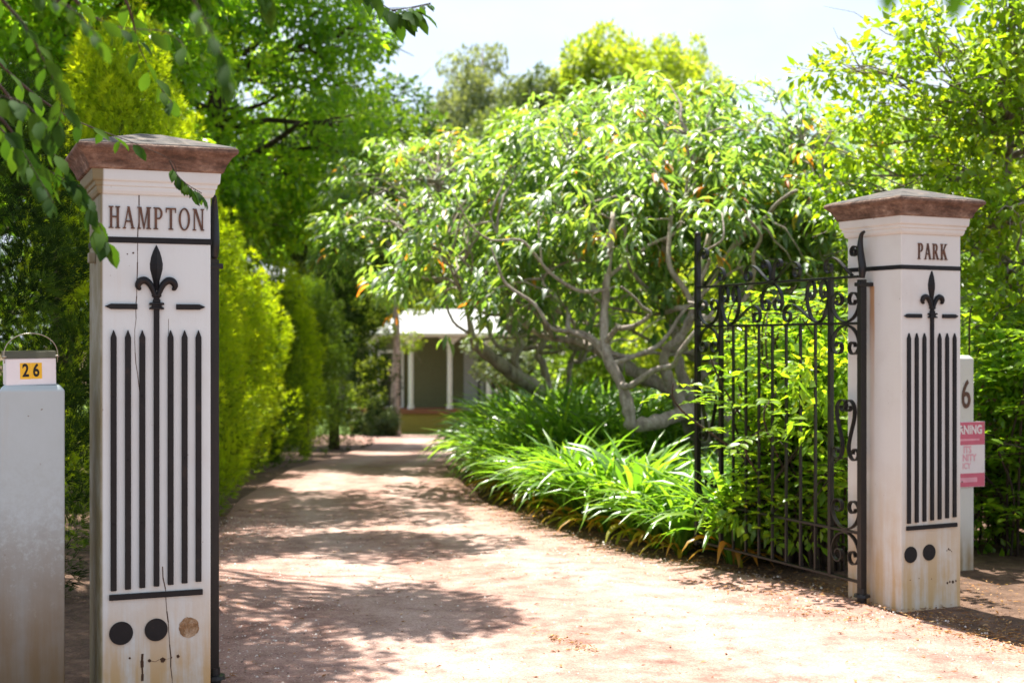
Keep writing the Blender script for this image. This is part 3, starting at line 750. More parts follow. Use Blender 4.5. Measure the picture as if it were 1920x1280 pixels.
# ------------------------------------------------------------------ conifers of the hedge
def conifer_crown(name, mat, H=3.0, R=.75, nplume=135, per=210, seed=1):
    g = np.random.default_rng(seed)
    pos = []; dr = []; rn = []; sc = []
    for i in range(nplume):
        t = g.random()**.85                               # height fraction
        prof = (1-t)**.42*(.35+.65*min(1, (t+.04)/.22)) if t > .0 else .35
        prof = max(prof, .05)
        a = g.random()*2*PI
        rr = R*prof*(.80+.26*g.random())*(1+.13*math.sin(3*a+seed)+.08*math.sin(7*a+t*9))
        cz = H*(.03+.93*t); cx_, cy_ = rr*math.cos(a), rr*math.sin(a)
        ax = np.array([math.cos(a)*(.50+.35*g.random()), math.sin(a)*(.50+.35*g.random()), 1.0]) + g.normal(size=3)*.12
        ax /= np.linalg.norm(ax)
        ln = .42+.36*g.random(); rd = .125+.09*g.random(); tone = g.normal()*.15
        s = g.random(per); an = g.random(per)*2*PI
        u = np.cross(ax, [0.3, .2, 1.]); u /= np.linalg.norm(u); v = np.cross(ax, u)
        wr = rd*np.sin(np.clip(s*.9+.12, 0, 1)*PI)**.7
        off = np.cos(an)[:, None]*u+np.sin(an)[:, None]*v
        c0 = np.array([cx_, cy_, cz])-ax*ln*.45
        pos.append(c0+ax*(s*ln)[:, None]+off*wr[:, None])
        dr.append(ax*.6+off*.75+g.normal(size=(per, 3))*.25)
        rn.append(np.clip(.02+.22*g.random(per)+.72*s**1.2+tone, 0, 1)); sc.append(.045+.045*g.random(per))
    pos = np.concatenate(pos); dr = np.concatenate(dr); rn = np.concatenate(rn); sc = np.concatenate(sc)
    return leaves_mesh(name, *TUFT, pos, dr, g.normal(size=(len(pos), 3)), sc, rn, mat)

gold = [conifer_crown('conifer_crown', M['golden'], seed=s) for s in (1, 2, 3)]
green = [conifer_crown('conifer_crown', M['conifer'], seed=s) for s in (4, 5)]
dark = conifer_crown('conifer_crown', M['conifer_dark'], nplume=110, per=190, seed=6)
def conifer_core():
    mb = MB(); mb.tube([(0, 0, -.15), (0, 0, .6), (.02, .0, 1.6), (0, .01, 2.7)], [.09, .075, .05, .012], 9); return mb.mesh('conifer_trunk', True)
core = conifer_core()
hedge = [  # x, y, height, radius scale, kind, label
    (-3.30, 8.9, 3.25, 1.10, ('d', 0), 'dark shaded conifer behind the letterbox post'),
    (-3.10, 11.3, 4.0, .95, ('g', 0), 'tallest golden conifer rising above the cap of the near pillar'),
    (-3.24, 13.2, 3.45, 1.04, ('g', 1), 'bright yellow conifer next to the open gate post'),
    (-3.36, 14.5, 3.0, .95, ('g', 2), 'narrow yellow conifer squeezed in behind the first bright one'),
    (-3.42, 15.9, 2.80, 1.0, ('g', 0), 'second yellow conifer along the driveway hedge'),
    (-3.52, 17.5, 2.75, 1.04, ('g', 2), 'yellow green conifer, third along the driveway hedge'),
    (-3.62, 19.4, 2.85, 1.08, ('n', 1), 'rounded green conifer in the middle of the hedge'),
    (-3.66, 21.9, 2.85, 1.10, ('g', 1), 'olive green conifer before the dark end of the hedge'),
    (-3.60, 24.7, 3.0, 1.16, ('n', 0), 'mid green conifer second from the far end of hedge'),
    (-3.45, 27.6, 3.55, 1.38, ('d', 0), 'tall dark green conifer at the far end of the hedge')]
for k, (x, y, h, r, (kd, i), lab) in enumerate(hedge):
    t = thing('hedge_conifer', lab, 'conifer', (x, y, gz(y)), k*1.37, 'conifers lining the driveway')
    sx = r*.95; sz = h/3.0
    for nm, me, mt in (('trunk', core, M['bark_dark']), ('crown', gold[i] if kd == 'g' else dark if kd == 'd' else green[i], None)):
        o = obj(nm, me, mt, t); o.scale = (sx, sx, sz)
        if nm == 'crown': o['kind'] = 'stuff'

# ------------------------------------------------------------------ broadleaf trees
def limb_path(a, b, sag=.0, wob=.08, n=6):
    a = Vector(a); b = Vector(b); L = (b-a).length; pts = []
    for i in range(n+1):
        t = i/n; p = a.lerp(b, t)
        p.z += sag*L*math.sin(PI*t)
        if 0 < i < n: p += Vector((random.uniform(-1, 1), random.uniform(-1, 1), random.uniform(-1, 1)))*wob*L
        pts.append(p)
    return pts

def puff_leaves(puffs, n, size, g, droop=.25, flat=.75):
    """leaves set on shells of many small clumps; light gets between the clumps"""
    c = np.array([p[:3] for p in puffs]); r = np.array([p[3] for p in puffs])
    w = r**2; w /= w.sum(); k = g.choice(len(puffs), size=n, p=w)
    d = g.normal(size=(n, 3)); d /= np.linalg.norm(d, axis=1, keepdims=True)
    rad = r[k]*(.45+.6*g.random(n)**.6)
    pos = c[k]+d*rad[:, None]*np.array([1, 1, flat])
    dr = d*.8+g.normal(size=(n, 3))*.55; dr[:, 2] -= droop
    nr = g.normal(size=(n, 3))*.6; nr[:, 2] += 1.0
    tone = g.random(len(puffs))
    rn = np.clip(.05+.6*g.random(n)+.38*tone[k]+.08*d[:, 2], 0, 1)
    return pos, dr, nr, size*(.65+.7*g.random(n)), rn

def tree(name, label, base, trunk_pts, puffs, nleaf, size, lmat, bmat, r0=.2, group=None, cat='tree', limbs=True, tmpl=LEAF2, droop=.25, seed=0, limb_from=None, nlimb=999):
    """trunk with limbs that reach into the clumps, and the crown of leaves"""
    g = np.random.default_rng(seed+100); random.seed(seed+5)
    base = Vector(base); t = thing(name, label, cat, base, 0, group)
    mb = MB()
    tp = smooth_path([(*p, 0) for p in trunk_pts], 4); tp = [Vector(q[:3]) for q in tp]
    n = len(tp); rad = [r0*(1.35 if i == 0 else 1.0)*(1-.72*i/(n-1)) for i in range(n)]
    mb.tube(tp, rad, 10)
    if limbs:
        for (x, y, z, r) in puffs[:nlimb]:
            e = Vector((x, y, z)); j = min(range(n//4, n), key=lambda i: (tp[i]-e).length + (0 if tp[i].z < e.z else .8))
            L = (tp[j]-e).length
            if L < .25: continue
            pth = limb_path(tp[j], e, .06, .05)
            rb = max(.012, min(rad[j]*.6, .022*L+.01)); mb.tube(pth, [rb*(1-.8*i/(len(pth)-1)) for i in range(len(pth))], 6)
            for q in range(3):
                s = pth[3+q % 3]; f = e+Vector(g.normal(size=3))*r*.7
                pp = limb_path(s, f, .03, .05, 4); mb.tube(pp, [rb*.35, rb*.3, rb*.22, rb*.15, rb*.08], 4)
    mb.build('trunk', bmat, t, smooth=True)
    pos, dr, nr, sc, rn = puff_leaves(puffs, nleaf, size, g, droop)
    o = obj('crown', leaves_mesh('tree_crown', *tmpl, pos, dr, nr, sc, rn, lmat), None, t); o['kind'] = 'stuff'
    return t

def ell_puffs(c, rx, ry, rz, n, pr, seed, hollow=.45, zmin=None):
    g = np.random.default_rng(seed+900); out = []
    while len(out) < n:
        v = g.normal(size=3); v /= np.linalg.norm(v); s = hollow+(1-hollow)*g.random()**.5
        p = (c[0]+v[0]*rx*s, c[1]+v[1]*ry*s, c[2]+v[2]*rz*s, pr*(.7+.6*g.random()))
        if zmin is None or p[2] > zmin: out.append(p)
    return out

LT = 'broadleaf trees behind the hedge'
# canopy that hangs over the drive just above the picture
b = (-5.3, 13.2, 0)
pf = ell_puffs((-1.1, .4, 7.2), 2.0, 2.2, 1.6, 20, .75, 2, zmin=5.9)
gq = np.random.default_rng(8)
for (x0, x1, y0, y1, n_) in ((-3.5, -1.55, 15.1, 17.4, 20), (-3.2, -1.2, 13.2, 14.4, 15), (-3.2, -1.3, 10.4, 11.7, 16), (-3.4, -2.0, 8.0, 10.4, 18)):
    for q in range(n_): pf.append((x0+(x1-x0)*gq.random()+5.3, y0+(y1-y0)*gq.random()-13.5, 6.15+.6*gq.random(), .34+.22*gq.random()))
tree('overhanging_tree', 'tall leafy tree whose canopy hangs over the near driveway', b, [(0, 0, -.2), (.1, 0, 2.5), (.0, .1, 5), (.3, .1, 7.6)], pf, 40000, .105, M['broad'], M['bark_dark'], .22, LT, seed=1)
# left wall of trees in the picture
b = (-5.6, 17.5, 0)
pf = ell_puffs((.2, -.2, 4.9), 2.0, 1.7, 2.4, 64, .50, 3, zmin=2.2)
tree('broadleaf_tree', 'broad green tree directly above the golden conifers at left', b, [(0, 0, -.2), (.1, .1, 2.2), (-.1, .2, 4.5), (.2, .1, 7.0)], pf, 30000, .125, M['broad'], M['bark_dark'], .20, LT, seed=2)
b = (-4.9, 22.6, gz(22.6))
pf = ell_puffs((.35, 0, 6.6), 2.55, 2.4, 3.6, 96, .56, 4, zmin=2.7) + ell_puffs((2.6, 3.0, 9.6), 2.0, 2.6, .7, 22, .7, 14, zmin=9.0)
tree('broadleaf_tree', 'largest sunlit tree at left reaching the top of picture', b, [(0, 0, -.2), (.1, 0, 3), (.2, .1, 6), (.3, .1, 9.4)], pf, 46000, .135, M['broad'], M['bark_dark'], .26, LT, seed=3)
b = (-4.6, 30.5, gz(30.5))
pf = ell_puffs((1.3, 0, 5.6), 2.6, 2.4, 1.9, 56, .62, 5, zmin=3.5) + [(2.9, -.6, 3.9, .6), (3.6, -.2, 4.3, .6), (2.2, -.8, 3.7, .55), (1.2, -1.0, 3.6, .6), (0.2, -1, 3.2, .6), (4.0, .2, 4.7, .5)]
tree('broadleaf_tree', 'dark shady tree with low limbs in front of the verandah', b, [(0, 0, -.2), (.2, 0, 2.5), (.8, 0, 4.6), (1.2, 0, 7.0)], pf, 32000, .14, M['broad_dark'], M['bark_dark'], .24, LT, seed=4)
b = (-8.2, 15.0, 0)
pf = ell_puffs((0, 0, 4.2), 2.2, 2.0, 3.4, 60, .75, 6, zmin=.6)
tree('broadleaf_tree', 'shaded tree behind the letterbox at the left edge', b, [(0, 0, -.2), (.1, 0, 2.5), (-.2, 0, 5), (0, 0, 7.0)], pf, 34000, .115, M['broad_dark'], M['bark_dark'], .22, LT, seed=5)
b = (-9.0, 24.0, gz(24))
pf = ell_puffs((0, 0, 5.4), 3.0, 2.6, 4.6, 70, .95, 7, zmin=.8)
tree('broadleaf_tree', 'background tree between the left hand trees', b, [(0, 0, -.2), (.1, 0, 3), (-.2, 0, 6), (0, 0, 9.0)], pf, 34000, .15, M['broad'], M['bark_dark'], .26, LT, seed=6)

# ------------------------------------------------------------------ the sprawling shrubs
def rosettes(domes, n, per, g, size, zlow):
    """tips of twigs on the outside of the domes, each carrying a fan of hanging leaves"""
    c = np.array([d[:3] for d in domes]); R_ = np.array([d[3:6] for d in domes]); w = R_.prod(1)**.66; w /= w.sum()
    k = g.choice(len(domes), size=n, p=w)
    d = g.normal(size=(n, 3)); d[:, 2] = np.abs(d[:, 2])*1.0-.25; d /= np.linalg.norm(d, axis=1, keepdims=True)
    s = .50+.54*g.random(n)**.6
    tip = c[k]+d*R_[k]*s[:, None]
    gap = vnoise(tip[:, 0]*2.3+tip[:, 1]*1.1+31, tip[:, 2]*2.6+tip[:, 1]*.9)
    ok = (tip[:, 2] > zlow+.5*g.random(n)) & (gap > .36); tip = tip[ok]; d = d[ok]
    m = len(tip); tone = g.random(m)
    pos = np.repeat(tip, per, 0); dd = np.repeat(d, per, 0); tn = np.repeat(tone, per)
    a = g.random(m*per)*2*PI
    hor = np.stack([np.cos(a), np.sin(a), np.zeros(m*per)], 1)
    dr = hor*.75+dd*.35; dr[:, 2] += -.35-.5*g.random(m*per)+.5*(g.random(m*per) > .8)
    pos = pos+hor*(.02+.05*g.random(m*per))[:, None]+np.stack([np.zeros(m*per)]*2+[(g.random(m*per)-.5)*.14], 1)
    nr = hor*.45+g.normal(size=(m*per, 3))*.25; nr[:, 2] += 1.0
    rn = np.clip(.55*g.random(m*per)+.36*tn, 0, .90)
    red = np.repeat(g.random(m) < .05, per) & (g.random(m*per) < .45); rn = np.where(red, .93+.07*g.random(m*per), rn)
    return tip, pos, dr, nr, size*(.55+.75*g.random(m*per)), rn

def leaf_objects(tmpl, mat, parent, base, pos, dr, nr, sc, rn, count, visible):
    """the leaves that show largest, each its own object; returns the mask of the others"""
    idx = np.where(visible)[0]
    dist = np.linalg.norm(pos[idx]+np.array(base)-np.array([0, 0, EYE]), axis=1)
    pick = idx[np.argsort(dist/sc[idx])][:count]
    var = []
    for r in (0.05, .2, .35, .5, .65, .8, .9, .98):
        var.append(leaves_mesh('leaf', *tmpl, [(0, 0, 0)], [(0, 1, 0)], [(0, 0, 1)], 1.0, np.array([r]), mat))
    for i in pick:
        y = Vector(dr[i]).normalized(); x = y.cross(Vector(nr[i])).normalized(); z = x.cross(y)
        o = bpy.data.objects.new('leaf', var[int(np.argmin(np.abs(np.array((0.05, .2, .35, .5, .65, .8, .9, .98))-rn[i])))])
        o.matrix_local = Matrix.Translation(Vector(pos[i])) @ Matrix((x, y, z)).transposed().to_4x4() @ Matrix.Scale(float(sc[i]), 4)
        C.objects.link(o); o.parent = parent
    rest = np.ones(len(pos), bool); rest[pick] = False
    return rest

def in_frame(pos, base, lo=-.36, hi=.36):
    q = pos+np.array(base); u = q[:, 0]/q[:, 1]; v = (q[:, 2]-EYE)/q[:, 1]
    return (u > lo) & (u < hi) & (np.abs(v) < .24)

def sprawl(label, base, limbs, domes, n, per, size, zlow, seed, nobj):
    g = np.random.default_rng(seed); random.seed(seed)
    t = thing('sprawling_shrub', label, 'shrub', base, 0, 'sprawling glossy shrubs'); B = np.array(base)
    mb = MB(); ends = []
    for L in limbs:
        pts = [tuple(np.array(P(*q[:3]))-B)+(q[3]*.90,) for q in L]
        pp = smooth_path(pts, 5)
        pp = [np.array([*(q[:3]+g.normal(size=3)*q[3]*.10), q[3]*(1+.12*g.normal())]) for q in pp]
        mb.tube([q[:3] for q in pp], [max(.004, float(q[3])) for q in pp], 9); ends += [np.array(q[:3]) for q in pp[len(pp)//2:]]
    # crooked side branches, low and spreading, that the leafy twigs then spring from
    low = [q for q in ends if .6 < q[2] < 2.6]
    for k in range(26):
        p = np.array(low[g.integers(len(low))]); a = g.random()*2*PI; d = np.array([math.cos(a), math.sin(a)*.7, .25]); r = .020+.018*g.random(); pts = [(*p, r)]
        for j in range(7):
            d = d+g.normal(size=3)*.5; d[2] = max(d[2], -.15)+.10; d /= np.linalg.norm(d); p = p+d*(.20+.14*g.random()); pts.append((*p, r*(1-.10*(j+1))))
        pp = smooth_path(pts, 4); mb.tube([q[:3] for q in pp], [float(q[3]) for q in pp], 7); ends += [np.array(q[:3]) for q in pp[8:]]
    tip, pos, dr, nr, sc, rn = rosettes(domes, n, per, g, size, zlow)
    ends = np.array(ends)
    # twigs from the limbs out to a share of the leaf fans
    for q in tip[g.permutation(len(tip))[:460]]:
        e = ends[np.argmin(np.linalg.norm(ends-q, axis=1)+1.3*g.random(len(ends)))]
        pth = limb_path(e, q, .10, .05, 5); L = float(np.linalg.norm(q-e))
        if L > 1.5: continue
        rb = .008+.009*L; mb.tube(pth, [rb*(1-.75*i/5) for i in range(6)], 5)
    mb.build('trunk', M['bark'], t, smooth=True)
    rest = leaf_objects(LANCE, M['laurel'], t, base, pos, dr, nr, sc, rn, nobj, in_frame(pos, base))
    o = obj('crown', leaves_mesh('shrub_crown', *LANCE, pos[rest], dr[rest], nr[rest], sc[rest], rn[rest], M['laurel']), None, t); o['kind'] = 'stuff'
    return t

bx_, by_ = (1335-960)/F*14.6, 14.6
limbs = [
    [(1345, 905, 14.6, .12), (1320, 810, 14.5, .11), (1290, 772, 14.3, .10), (1240, 790, 14.0, .085), (1185, 796, 13.8, .075), (1180, 770, 13.8, .07), (1165, 720, 13.9, .065), (1140, 672, 14.0, .062), (1133, 600, 14.2, .055), (1140, 500, 14.3, .045), (1150, 400, 14.5, .03)],
    [(1345, 900, 14.6, .12), (1300, 760, 14.9, .10), (1250, 730, 15.1, .085), (1180, 690, 15.4, .08), (1130, 660, 15.5, .07), (1085, 640, 15.8, .055), (1010, 625, 16.0, .045), (940, 560, 16.3, .035), (860, 480, 16.5, .022)],
    [(1335, 880, 14.7, .12), (1275, 755, 14.5, .08), (1250, 700, 14.4, .06), (1248, 660, 14.3, .05), (1285, 620, 14.2, .045), (1310, 540, 14.2, .04), (1330, 440, 14.3, .03)],
    [(1340, 880, 14.8, .10), (1282, 715, 15.0, .065), (1270, 640, 15.1, .055), (1245, 560, 15.2, .045), (1245, 470, 15.3, .035), (1260, 340, 15.4, .02)],
    [(1350, 890, 14.6, .11), (1365, 780, 14.8, .09), (1390, 700, 15.0, .075), (1430, 640, 15.3, .06), (1480, 540, 15.4, .045), (1510, 400, 15.5, .03), (1505, 270, 15.5, .016)],
    [(1340, 880, 14.8, .10), (1300, 740, 15.4, .06), (1330, 690, 15.6, .05), (1360, 650, 15.8, .045), (1370, 560, 16, .035)]]
DOM = [(-.75, 1.0, 3.30, 1.8, 1.6, 1.35), (.35, .6, 3.20, 1.6, 1.5, 1.30), (-1.6, .8, 2.75, 1.6, 1.5, 1.15), (1.2, .9, 2.9, 1.4, 1.4, 1.2), (-.3, -.6, 2.6, 1.6, 1.2, 1.1), (-2.5, .9, 2.25, 1.15, 1.2, 1.05), (-1.3, -.1, 2.0, 1.2, .9, .9), (.6, -.5, 2.05, 1.1, .8, .9), (1.2, -.3, 2.5, 1.2, 1.1, 1.05), (2.3, 1.3, 3.1, 1.4, 1.3, 1.25), (1.9, .2, 2.3, 1.2, 1.0, 1.0)]
sprawl('large sprawling shrub with crooked bare limbs right of the driveway', (bx_, by_, 0), limbs, [(d[0], d[1]+.7)+d[2:] for d in DOM], 5000, 7, .176, 1.36, 41, 300)
b2 = ((1035-960)/F*19.2, 19.2, gz(19.2))
limbs2 = [
    [(1040, 800, 19.2, .13), (1025, 745, 19.0, .12), (960, 700, 18.7, .10), (905, 655, 18.4, .085), (888, 640, 18.3, .06), (870, 560, 18.4, .03), (830, 470, 18.6, .015)],
    [(1040, 790, 19.2, .11), (1000, 735, 19.1, .07), (965, 680, 19.0, .06), (975, 640, 19.0, .055), (945, 605, 19.1, .05), (950, 570, 19.1, .04), (935, 480, 19.3, .025)],
    [(1040, 800, 19.2, .11), (1020, 690, 19.4, .06), (1010, 660, 19.5, .055), (1040, 590, 19.6, .05), (1035, 520, 19.8, .03)],
    [(1045, 800, 19.3, .10), (1065, 735, 19.5, .05), (1070, 680, 19.6, .04), (1095, 670, 19.6, .03), (1120, 560, 19.8, .02)]]
DOM2 = [(-.6, .4, 3.3, 1.7, 1.5, 1.35), (-1.3, -.3, 2.7, 1.25, 1.2, 1.1), (.6, .9, 3.7, 1.6, 1.6, 1.5), (.2, -.6, 2.7, 1.2, 1.1, 1.0), (-1.9, .4, 3.5, 1.25, 1.3, 1.05), (-2.3, -.2, 2.85, .95, 1.0, .8)]
sprawl('smaller sprawling shrub leaning over the far end of the driveway', b2, limbs2, DOM2, 3900, 7, .160, 1.45, 42, 0)

# ------------------------------------------------------------------ strap-leaved bed along the drive
def strap_mesh(name, bases, g, nl, ln=(.66, 1.08), wd=(.024, .044), yellow=.04):
    """arching strap leaves rising from each clump; bases rows are x, y, z, size"""
    K = 7; V = []; Fc = []; R_ = []; off = 0
    B = np.repeat(np.asarray(bases, float), nl, 0); n = len(B)
    az = g.random(n)*2*PI; th = np.radians(62+30*g.random(n)); L = (ln[0]+(ln[1]-ln[0])*g.random(n))*B[:, 3]; w = (wd[0]+(wd[1]-wd[0])*g.random(n))*(.6+.4*B[:, 3])
    bend = np.radians(55+100*g.random(n)**.8)
    rn = np.clip(.10+.72*g.random(n), 0, .86); ye = g.random(n) < yellow
    rn = np.where(ye, .91+.09*g.random(n), rn); th = np.where(ye, np.radians(38+30*g.random(n)), th); L = np.where(ye, L*.50, L); bend = np.where(ye, np.radians(120+40*g.random(n)), bend)
    h = np.stack([np.cos(az), np.sin(az)], 1); sd = np.stack([-np.sin(az), np.cos(az)], 1)
    r0 = .05*g.random(n)*B[:, 3]
    x = B[:, 0]+h[:, 0]*r0; y = B[:, 1]+h[:, 1]*r0; z = B[:, 2].copy()
    st = []
    tw = g.normal(size=n)*.5
    for k in range(K):
        s = k/(K-1); ww = w*(.62+.5*min(1, s*2.5))*(1 if s < .6 else max(.06, 1-((s-.6)/.4)**1.8))
        wx = sd[:, 0]*ww/2; wy = sd[:, 1]*ww/2; wz = np.sin(tw*s)*ww/2
        st.append((np.stack([x-wx, y-wy, z-wz+ww*.10], 1), np.stack([x, y, z-ww*.06], 1), np.stack([x+wx, y+wy, z+wz+ww*.10], 1)))
        e = th-bend*s**1.25; d = L/(K-1)
        x = x+np.cos(e)*h[:, 0]*d; y = y+np.cos(e)*h[:, 1]*d; z = z+np.sin(e)*d
        z = np.maximum(z, B[:, 2]+.015)
    co = np.stack([c for s_ in st for c in s_], 1).reshape(-1, 3); k3 = 3*K
    f = []
    for k in range(K-1):
        for c in range(2): f.append((3*k+c, 3*k+c+1, 3*k+c+4, 3*k+c+3))
    f = np.array(f); idx = (f.ravel()[None, :]+(np.arange(n)*k3)[:, None]).ravel(); nf = len(f)*n
    m = bpy.data.meshes.new(name); m.vertices.add(len(co)); m.vertices.foreach_set('co', co.ravel())
    m.loops.add(len(idx)); m.loops.foreach_set('vertex_index', idx.astype(np.int32)); m.polygons.add(nf)
    m.polygons.foreach_set('loop_start', (np.arange(nf)*4).astype(np.int32)); m.polygons.foreach_set('loop_total', np.full(nf, 4, np.int32))
    m.polygons.foreach_set('use_smooth', np.ones(nf, bool))
    a = m.attributes.new('rnd', 'FLOAT', 'POINT'); a.data.foreach_set('value', np.repeat(rn, k3).astype(np.float32))
    a = m.attributes.new('along', 'FLOAT', 'POINT'); a.data.foreach_set('value', np.tile(np.repeat(np.linspace(0, 1, K), 3), n).astype(np.float32))
    m.update(calc_edges=True); m.materials.append(M['strap']); return m

g = np.random.default_rng(77)
inner = []
while len(inner) < 330:
    y = 10.9+12.5*g.random()**1.1; a = drive_r(y)+.62; b_ = min(a+3.6, .30*y-.6) if y < 15 else a+3.8
    x = a+(b_-a)*g.random()
    if b_ < a: continue
    if all((x-q[0])**2+(y-q[1])**2 > .225**2 for q in inner): inner.append((x, y, gz(y)-.03, (.80+.40*g.random())*(.74 if x > .45 and y < 14.6 else 1.30)))
sb = obj('strap_leaf_bed', strap_mesh('strap_leaf_bed', inner, g, 60), None)
tag(sb, 'dense bed of arching strap leaves under the sprawling shrubs', 'ground cover', kind='stuff')
front_meshes = [strap_mesh('strap_leaf_clump', [(0, 0, 0, 1.0)], np.random.default_rng(s), 110, yellow=.10) for s in (5, 6, 7, 8)]
yy = 10.45; kf = 0
while yy < 22:
    x = drive_r(yy)+.30+.10*g.random(); s = .82+.38*g.random()
    o = obj('strap_leaf_clump', front_meshes[kf % 4], None); o.location = (x, yy, gz(yy)-.03); o.rotation_euler = (0, 0, g.random()*6.28); o.scale = (s, s, s*.95)
    tag(o, 'arching strap-leaved clump in the row edging the gravel driveway', 'plant', 'strap-leaved clumps edging the driveway')
    yy += (.36+.12*g.random())*(1 if yy < 15 else 1.25); kf += 1

# ------------------------------------------------------------------ shrubs with paired leaflets
def pinnate(name, label, base, stems, g, lmat, size, ncomp, pairs, nfill, fill, nobj, cat='shrub', group=None, fill_size=.085, tmpl=OVAL):
    t = thing(name, label, cat, base, 0, group); mb = MB(); B = Vector(base)
    pos = []; dr = []; nr = []; sc = []; rn = []
    for st in stems:
        pp = smooth_path([(*p, 0) for p in st], 5); pp = [Vector(q[:3]) for q in pp]; n = len(pp)
        mb.tube(pp, [.011*(1-.75*i/(n-1))+.002 for i in range(n)], 5)
        for c in range(ncomp):
            f = .25+.75*(c+g.random())/ncomp; i = min(int(f*(n-1)), n-2); p = pp[i].lerp(pp[i+1], f*(n-1)-i)
            a = g.random()*2*PI; d = Vector((math.cos(a), math.sin(a), .45*g.random()+.05)).normalized(); ln = size*(2.2+1.4*g.random()); tone = g.random()
            sidev = d.cross(Vector((0, 0, 1))).normalized()
            end = None; q0 = p
            for k in range(pairs+1):
                s = (k+1)/(pairs+1); q = p+d*ln*s+Vector((0, 0, -.35*ln*s*s))
                for sg in ((-1, 1) if k < pairs else (0,)):
                    pos.append(q); dd = (d*.55+sidev*sg*.9 if sg else d)+Vector((0, 0, -.25*g.random()-.1)); dr.append(dd)
                    nr.append(Vector((g.normal()*.25, g.normal()*.25, 1))); sc.append(size*(.75+.5*g.random())); rn.append(min(1, .10+.45*g.random()+.45*tone*f))
                mb.tube([q0, q], .0018, 3, cap=False); q0 = q
    pos = np.array([tuple(v) for v in pos]); dr = np.array([tuple(v) for v in dr]); nr = np.array([tuple(v) for v in nr]); sc = np.array(sc); rn = np.array(rn)
    mb.build('stem', M['bark_dark'], t, smooth=True)
    keep = np.linalg.norm((pos+np.array(base))[:, :2]-np.array(RPC[:2]), axis=1) > .50
    pos, dr, nr, sc, rn = pos[keep], dr[keep], nr[keep], sc[keep], rn[keep]
    rest = leaf_objects(tmpl, lmat, t, base, pos, dr, nr, sc, rn, nobj, in_frame(pos, base)) if nobj else np.ones(len(pos), bool)
    o = obj('crown', leaves_mesh('shrub_crown', *tmpl, pos[rest], dr[rest], nr[rest], sc[rest], rn[rest], lmat), None, t); o['kind'] = 'stuff'
    if nfill:
        fp, fd, fn, fs, fr = puff_leaves(fill, nfill, fill_size, g)
        kk = np.linalg.norm((fp+np.array(base))[:, :2]-np.array(RPC[:2]), axis=1) > .55; fp, fd, fn, fs, fr = fp[kk], fd[kk], fn[kk], fs[kk], fr[kk]
        o = obj('inner_foliage', leaves_mesh('shrub_inner', *LEAF2, fp, fd, fn, fs, fr, lmat), None, t); o['kind'] = 'stuff'
    return t

g = np.random.default_rng(31)
# shrub that grows through the open gate
gb = (2.0, 10.55, 0); stems = []
for k in range(58):
    a = g.random(); u = g.random()
    x0 = -.30+.75*g.random(); y0 = -.75+1.45*g.random(); h = (1.0+1.05*g.random()); x0 = x0+(-.36*y0 if y0 < 0 else 0)*.6
    tx = x0+g.normal()*.22; ty = y0+g.normal()*.22
    stems.append([(x0*.6+.1, y0*.7, -.05), (x0*.8, y0*.85, h*.45), (tx, ty, h*.85), (tx+g.normal()*.15, ty-.12+g.normal()*.15, h)])
for k in range(22):      # low shoots leaning out through the bars
    f = g.random(); x0 = .05-.42*(f-.5)*1.6; y0 = -1.05+1.2*f; h = .35+.55*g.random()
    stems.append([(x0+.15, y0+.1, 0), (x0+.05, y0, h*.7), (x0-.12, y0-.10, h), (x0-.28-.1*g.random(), y0-.2, h*.75)])
fill = [(.45*g.normal()*.5+.15, -.2+.55*g.normal(), .35+1.35*g.random(), .30) for _ in range(46)]
pinnate('gate_shrub', 'bright young shrub pushing through the bars of the open gate', gb, stems, g, M['vine'], .088, 9, 3, 6500, fill, 300)
# glossy shrub at the right edge
rb = (3.95, 10.85, 0); stems = []
for k in range(70):
    x0 = -.45+1.7*g.random(); y0 = -.5+1.1*g.random(); h = .35+1.6*g.random()
    stems.append([(x0, y0+.2, -.05), (x0-.05, y0, h*.5), (x0-.1+g.normal()*.15, y0-.15, h*.9), (x0-.15+g.normal()*.2, y0-.4, h*(.85+.2*g.random()))])
fill = [(.35+.6*g.normal(), .25+.3*g.normal(), .15+1.6*g.random(), .30) for _ in range(60)]
pinnate('glossy_shrub', 'glossy green shrub at right beside the red warning sign', rb, stems, g, M['vine'], .10, 8, 3, 9000, fill, 160)

# ------------------------------------------------------------------ timber fence behind the right hand shrubs
fn = thing('timber_fence', 'brown weathered timber fence behind the shrubs at right', 'fence', (3.1, 12.35, 0), math.radians(-6))
M['timber'] = rough_mat('brown_weathered_timber', [(.3, (.07, .035, .02)), (.55, (.17, .085, .045)), (.8, (.27, .15, .085))], 3, .5, .85, .01, (14, 14, .8))
bm_ = MB(); bm_.box(-.062, .062, -.009, .009, .06, 1.32); bmesh_ = bm_.mesh('board'); bmesh_.materials.append(M['timber'])
for k in range(34):
    o = obj('board', bmesh_, None, fn); o.location = (.075+k*.134, -.05+.004*random.random(), -.02+.03*random.random()); o.rotation_euler = (0, random.uniform(-.012, .012), 0)
for z in (.35, 1.1):
    mb = MB(); mb.box(0, 4.6, -.035, .0, z-.045, z+.045); mb.build('rail', M['timber'], fn)
for x in (.3, 2.3, 4.3):
    mb = MB(); mb.box(x-.06, x+.06, .004, .11, -.3, 1.3); mb.build('fence_post', M['timber'], fn)

